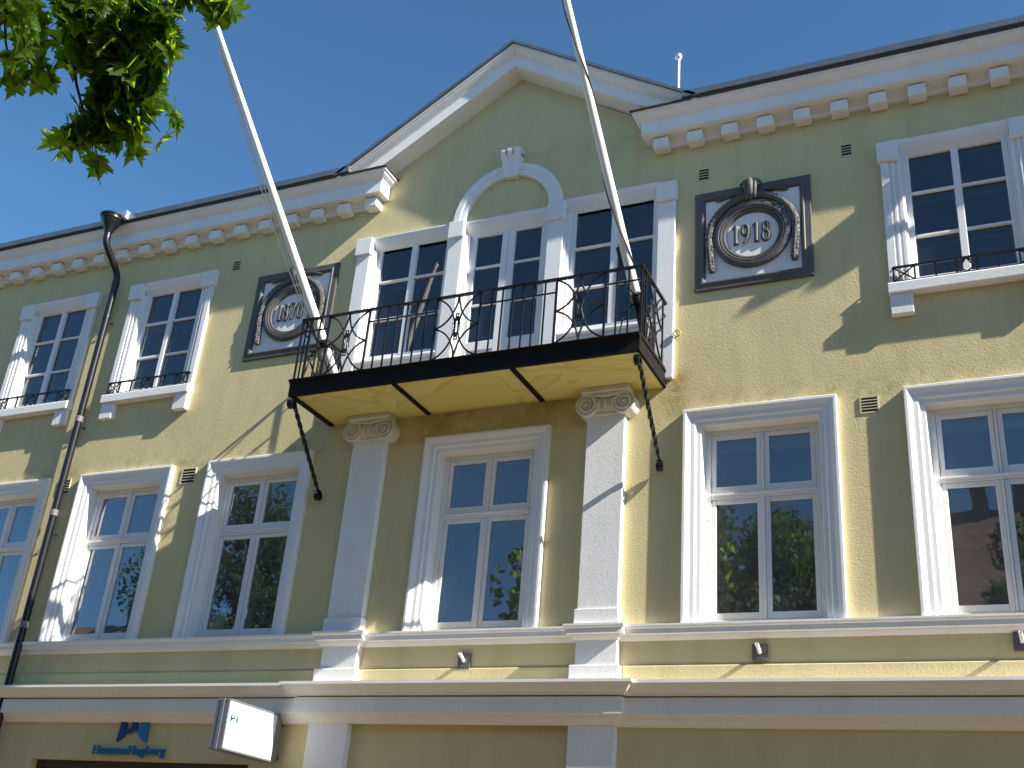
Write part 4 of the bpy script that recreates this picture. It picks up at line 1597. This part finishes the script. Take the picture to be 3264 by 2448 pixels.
for i, b in enumerate(BR):
    r0 = 0.075 if i == 0 else 0.05 if i > 6 else 0.009
    rs = [r0 * (1 - k / (len(b) - 1)) ** 1.4 + 0.003 for k in range(len(b))]
    if i == 0:
        rs = [0.075, 0.055, 0.038, 0.024, 0.017, 0.013, 0.010, 0.008, 0.006, 0.003]
    smooth_angle(MB().tube(b, rs, 7).build('branch', 'bark', tree), 60)
BLOBS = [(-4.42, -7.88, 5.89, 0.171, 18), (-4.27, -7.74, 5.93, 0.2, 26), (-4.15, -7.62, 5.95, 0.143, 20), (-4.42, -7.72, 5.76, 0.148, 18), (-4.3, -7.58, 5.78, 0.214, 30), (-4.23, -7.45, 5.74, 0.108, 14),
         (-4.46, -7.6, 5.61, 0.12, 13), (-4.37, -7.46, 5.6, 0.165, 22), (-4.51, -7.49, 5.46, 0.12, 12), (-4.43, -7.4, 5.48, 0.131, 14), (-4.59, -7.49, 5.37, 0.074, 5), (-4.54, -7.35, 5.29, 0.03, 2), (-4.42, -7.31, 5.4, 0.057, 4),
         (-4.63, -8.04, 5.78, 0.143, 16), (-4.62, -7.91, 5.69, 0.108, 7), (-4.63, -7.78, 5.57, 0.046, 3), (-4.73, -7.84, 5.51, 0.057, 3), (-3.85, -7.51, 6.14, 0.12, 9), (-3.78, -7.43, 6.13, 0.063, 5), (-3.95, -7.61, 6.12, 0.086, 6),
         (-4.0, -7.63, 5.95, 0.07, 6), (-4.03, -7.57, 5.87, 0.06, 6), (-4.03, -7.56, 5.74, 0.06, 5), (-4.11, -7.47, 5.68, 0.05, 5), (-4.14, -7.45, 5.58, 0.05, 4), (-4.24, -7.42, 5.50, 0.05, 4),
         (-4.29, -7.37, 5.40, 0.04, 3), (-4.13, -7.26, 5.55, 0.03, 2), (-4.2, -7.22, 5.44, 0.02, 1), (-4.38, -8.13, 5.62, 0.10, 5), (-4.48, -8.08, 5.47, 0.05, 3), (-4.52, -7.35, 5.20, 0.02, 1), (-4.58, -7.57, 5.25, 0.03, 2)]
rl = random.Random(21)


def leaf_matrix(c, rnd, sz=1.0):
    tip = Vector((rnd.uniform(-0.5, 0.5) + 0.12, rnd.uniform(-0.5, 0.5), -0.85 + rnd.uniform(-0.2, 0.35))).normalized()
    nrm = Vector((rnd.uniform(-1, 1) + 0.55, rnd.uniform(-1, 1) - 0.1, rnd.uniform(0.0, 0.9) + 0.3))
    nrm = (nrm - tip * nrm.dot(tip)).normalized()
    s = nrm.cross(tip).normalized()
    m3 = Matrix((s, nrm, tip)).transposed().to_4x4()
    return Matrix.Translation(c) @ m3 @ Matrix.Scale(sz, 4)


cnt = 0
for bx, by, bz, br_, n in BLOBS:
    for k in range(n):
        if cnt >= 300:
            break
        d = Vector((rl.gauss(0, 1), rl.gauss(0, 1), rl.gauss(0, 1)))
        d = d.normalized() * (rl.random() ** 0.45) * br_
        stretch = Vector((1.0, 1.0, 1.0))
        c = Vector((bx + d.x * 1.0, by + d.y * 1.0, bz + d.z * 0.95 + 0.05))
        o = bpy.data.objects.new('leaf', LEAVES[rl.randrange(6)])
        col.objects.link(o)
        o.parent = tree
        mw = leaf_matrix(c - TB, rl, rl.uniform(0.95, 1.40))
        o.matrix_local = mw
        cnt += 1
# the rest of the crown, out of the picture
m = MB()
rc = random.Random(5)
CROWN = [(-4.35, -8.35, 6.55, 0.30, 60), (-5.0, -8.75, 6.5, 0.45, 140), (-5.6, -8.9, 6.4, 0.6, 220), (-6.4, -9.2, 6.6, 0.9, 380), (-7.2, -9.3, 7.6, 1.2, 560), (-8.5, -8.2, 7.4, 1.1, 380), (-9.0, -10.2, 7.2, 1.1, 380), (-7.0, -10.2, 7.8, 1.1, 380), (-6.2, -9.6, 8.4, 1.0, 320), (-7.3, -9.1, 9.4, 1.0, 300)]
for bx, by, bz, br_, n in CROWN:
    for k in range(n):
        d = Vector((rc.gauss(0, 1), rc.gauss(0, 1), rc.gauss(0, 1))).normalized() * (rc.random() ** 0.4) * br_
        mt = leaf_matrix(Vector((bx, by, bz)) + d, rc, rc.uniform(0.9, 1.4))
        pts = [(0, 0, 0), (0.06, 0.0, 0.0), (0.075, -0.01, 0.055), (0.035, 0, 0.07), (0.0, 0.01, 0.135), (-0.035, 0, 0.07), (-0.075, -0.01, 0.055), (-0.06, 0.0, 0.0)]
        m.add([mt @ Vector(p) for p in pts], [(0, 1, 2, 3), (0, 3, 4, 5), (0, 5, 6, 7)])
tag(m.build('foliage', 'maple_leaf', tree), kind='stuff')

# ------------------------------------------------------------------ across the street (mirrored in the panes, plus unseen house lengths blocking low sky)


def far_tree(x, y, h, r, label, seed, n=2600):
    rt = random.Random(seed)
    o = empty('street_tree', (x, y, 0), label, 'tree', 'trees across the street')
    q = MB(); q.tube([(x, y, 0), (x + 0.1, y, h * 0.25), (x - 0.1, y + 0.1, h * 0.5), (x, y, h * 0.85)], [0.3, 0.22, 0.17, 0.05], 10)
    for k in range(6):
        a = k * 1.05 + seed
        q.tube([(x, y, h * (0.3 + 0.06 * k)), (x + math.cos(a) * r * 0.45, y + math.sin(a) * r * 0.45, h * (0.45 + 0.06 * k)), (x + math.cos(a) * r * 0.8, y + math.sin(a) * r * 0.8, h * (0.52 + 0.06 * k))], [0.1, 0.06, 0.02], 6)
    q.build('trunk', 'bark', o)
    cl = []
    for k in range(26):
        d = Vector((rt.gauss(0, 1), rt.gauss(0, 1), rt.gauss(0, 1))).normalized() * (0.35 + 0.65 * rt.random())
        cl.append((Vector((x + d.x * r, y + d.y * r, h * 0.62 + d.z * h * 0.34)), r * rt.uniform(0.22, 0.42)))
    q = MB()
    for k in range(n):
        c, cr = cl[rt.randrange(len(cl))]
        d = Vector((rt.gauss(0, 1), rt.gauss(0, 1), rt.gauss(0, 1))).normalized() * (rt.random() ** 0.35) * cr
        mt = leaf_matrix(c + d, rt, rt.uniform(0.55, 0.95))
        pts = [(0, 0, 0), (0.07, 0.0, 0.05), (0.0, 0.01, 0.15), (-0.07, 0.0, 0.05)]
        q.add([mt @ Vector(p) for p in pts], [(0, 1, 2, 3)])
    tag(q.build('crown', 'far_leaf', o), kind='stuff')
    return o


far_tree(-19.3, -12.6, 14.4, 2.9, 'large tree mirrored in the window left of the left pilaster', 3, 30000)
far_tree(-23.5, -12.6, 8.9, 1.3, 'small tree mirrored low in the second window from the left', 4, 7000)
far_tree(-11.0, -12.6, 9.9, 1.5, 'dark tree mirrored low in the window between the pilasters', 5, 11000)
far_tree(-4.9, -12.8, 12.0, 3.1, 'bushy tree mirrored in the window right of the right pilaster', 6, 32000)
far_tree(-0.2, -13.0, 10.0, 2.2, 'low tree mirrored at the bottom of the rightmost lower window', 8, 16000)



def opposite_house(X0, X1, Y0, Y1, ZE, ZR, label, wallm, chim, n):
    oh = empty('opposite_house', ((X0 + X1) / 2, (Y0 + Y1) / 2, 0), label, 'building', 'houses across the street')
    m = MB()
    ym = (Y0 + Y1) / 2
    m.quad((X0, Y1, 0), (X1, Y1, 0), (X1, Y1, ZE), (X0, Y1, ZE))
    m.quad((X0, Y0, 0), (X0, Y0, ZE), (X1, Y0, ZE), (X1, Y0, 0))
    for X in (X0, X1):
        m.add([(X, Y0, 0), (X, Y1, 0), (X, Y1, ZE), (X, ym, ZR), (X, Y0, ZE)], [(0, 1, 2, 3, 4)])
    m.build('wall', wallm, oh)
    rf = MB()
    rf.quad((X0 - .4, Y1 + .5, ZE - .3), (X1 + .4, Y1 + .5, ZE - .3), (X1 + .4, ym, ZR + .1), (X0 - .4, ym, ZR + .1))
    rf.quad((X0 - .4, Y0 - .5, ZE - .3), (X0 - .4, ym, ZR + .1), (X1 + .4, ym, ZR + .1), (X1 + .4, Y0 - .5, ZE - .3))
    rfo = rf.build('roof', 'roof_tile', oh)
    for x in chim:
        b = MB()
        b.box(x - 0.25, x + 0.25, ym - 0.25, ym + 0.25, ZR - 1.0, ZR + 1.3)
        b.box(x - 0.30, x + 0.30, ym - 0.30, ym + 0.30, ZR + 1.05, ZR + 1.15)
        b.build('chimney', 'brick_brown', rfo)
    st = (X1 - X0) / n
    for i in range(n):
        for z0 in (1.2, 4.4, 7.2) if ZE > 9.5 else (1.2, 4.8):
            x = X0 + st * (i + 0.5)
            b = ring(MB(), x - 0.65, x + 0.65, z0, z0 + 1.8, 0.09, Y1, Y1 + 0.06)
            wf = b.build('window', 'white_paint', oh)
            MB().quad((x + 0.56, Y1 + 0.02, z0 + 0.09), (x - 0.56, Y1 + 0.02, z0 + 0.09), (x - 0.56, Y1 + 0.02, z0 + 1.71), (x + 0.56, Y1 + 0.02, z0 + 1.71)).build('pane', 'grille_black', wf)


opposite_house(-5.0, 49.0, -31.0, -20.0, 8.6, 14.6, 'house with brown tiled roof and chimneys mirrored in the right lower windows, lengthened unseen to block low sky', 'brick_brown', (-1.15, 0.1), 18)  # right end stretched far out of view to cut bright low sky
opposite_house(-76.0, -27.5, -36.0, -25.0, 8.8, 13.2, 'dark roofed house mirrored along the bottom of the left lower windows, lengthened unseen to block low sky', 'brick_brown', (-40.0, -33.0), 16)  # left end drawn out past the mirrored part to shut off low sky
opposite_house(-26.5, -6.5, -37.0, -26.0, 8.0, 12.0, 'low tiled house added unseen behind the mirrored trees to block low sky', 'brick_brown', (-12.0,), 7)  # extra unseen house, put in to hold back fill from the horizon
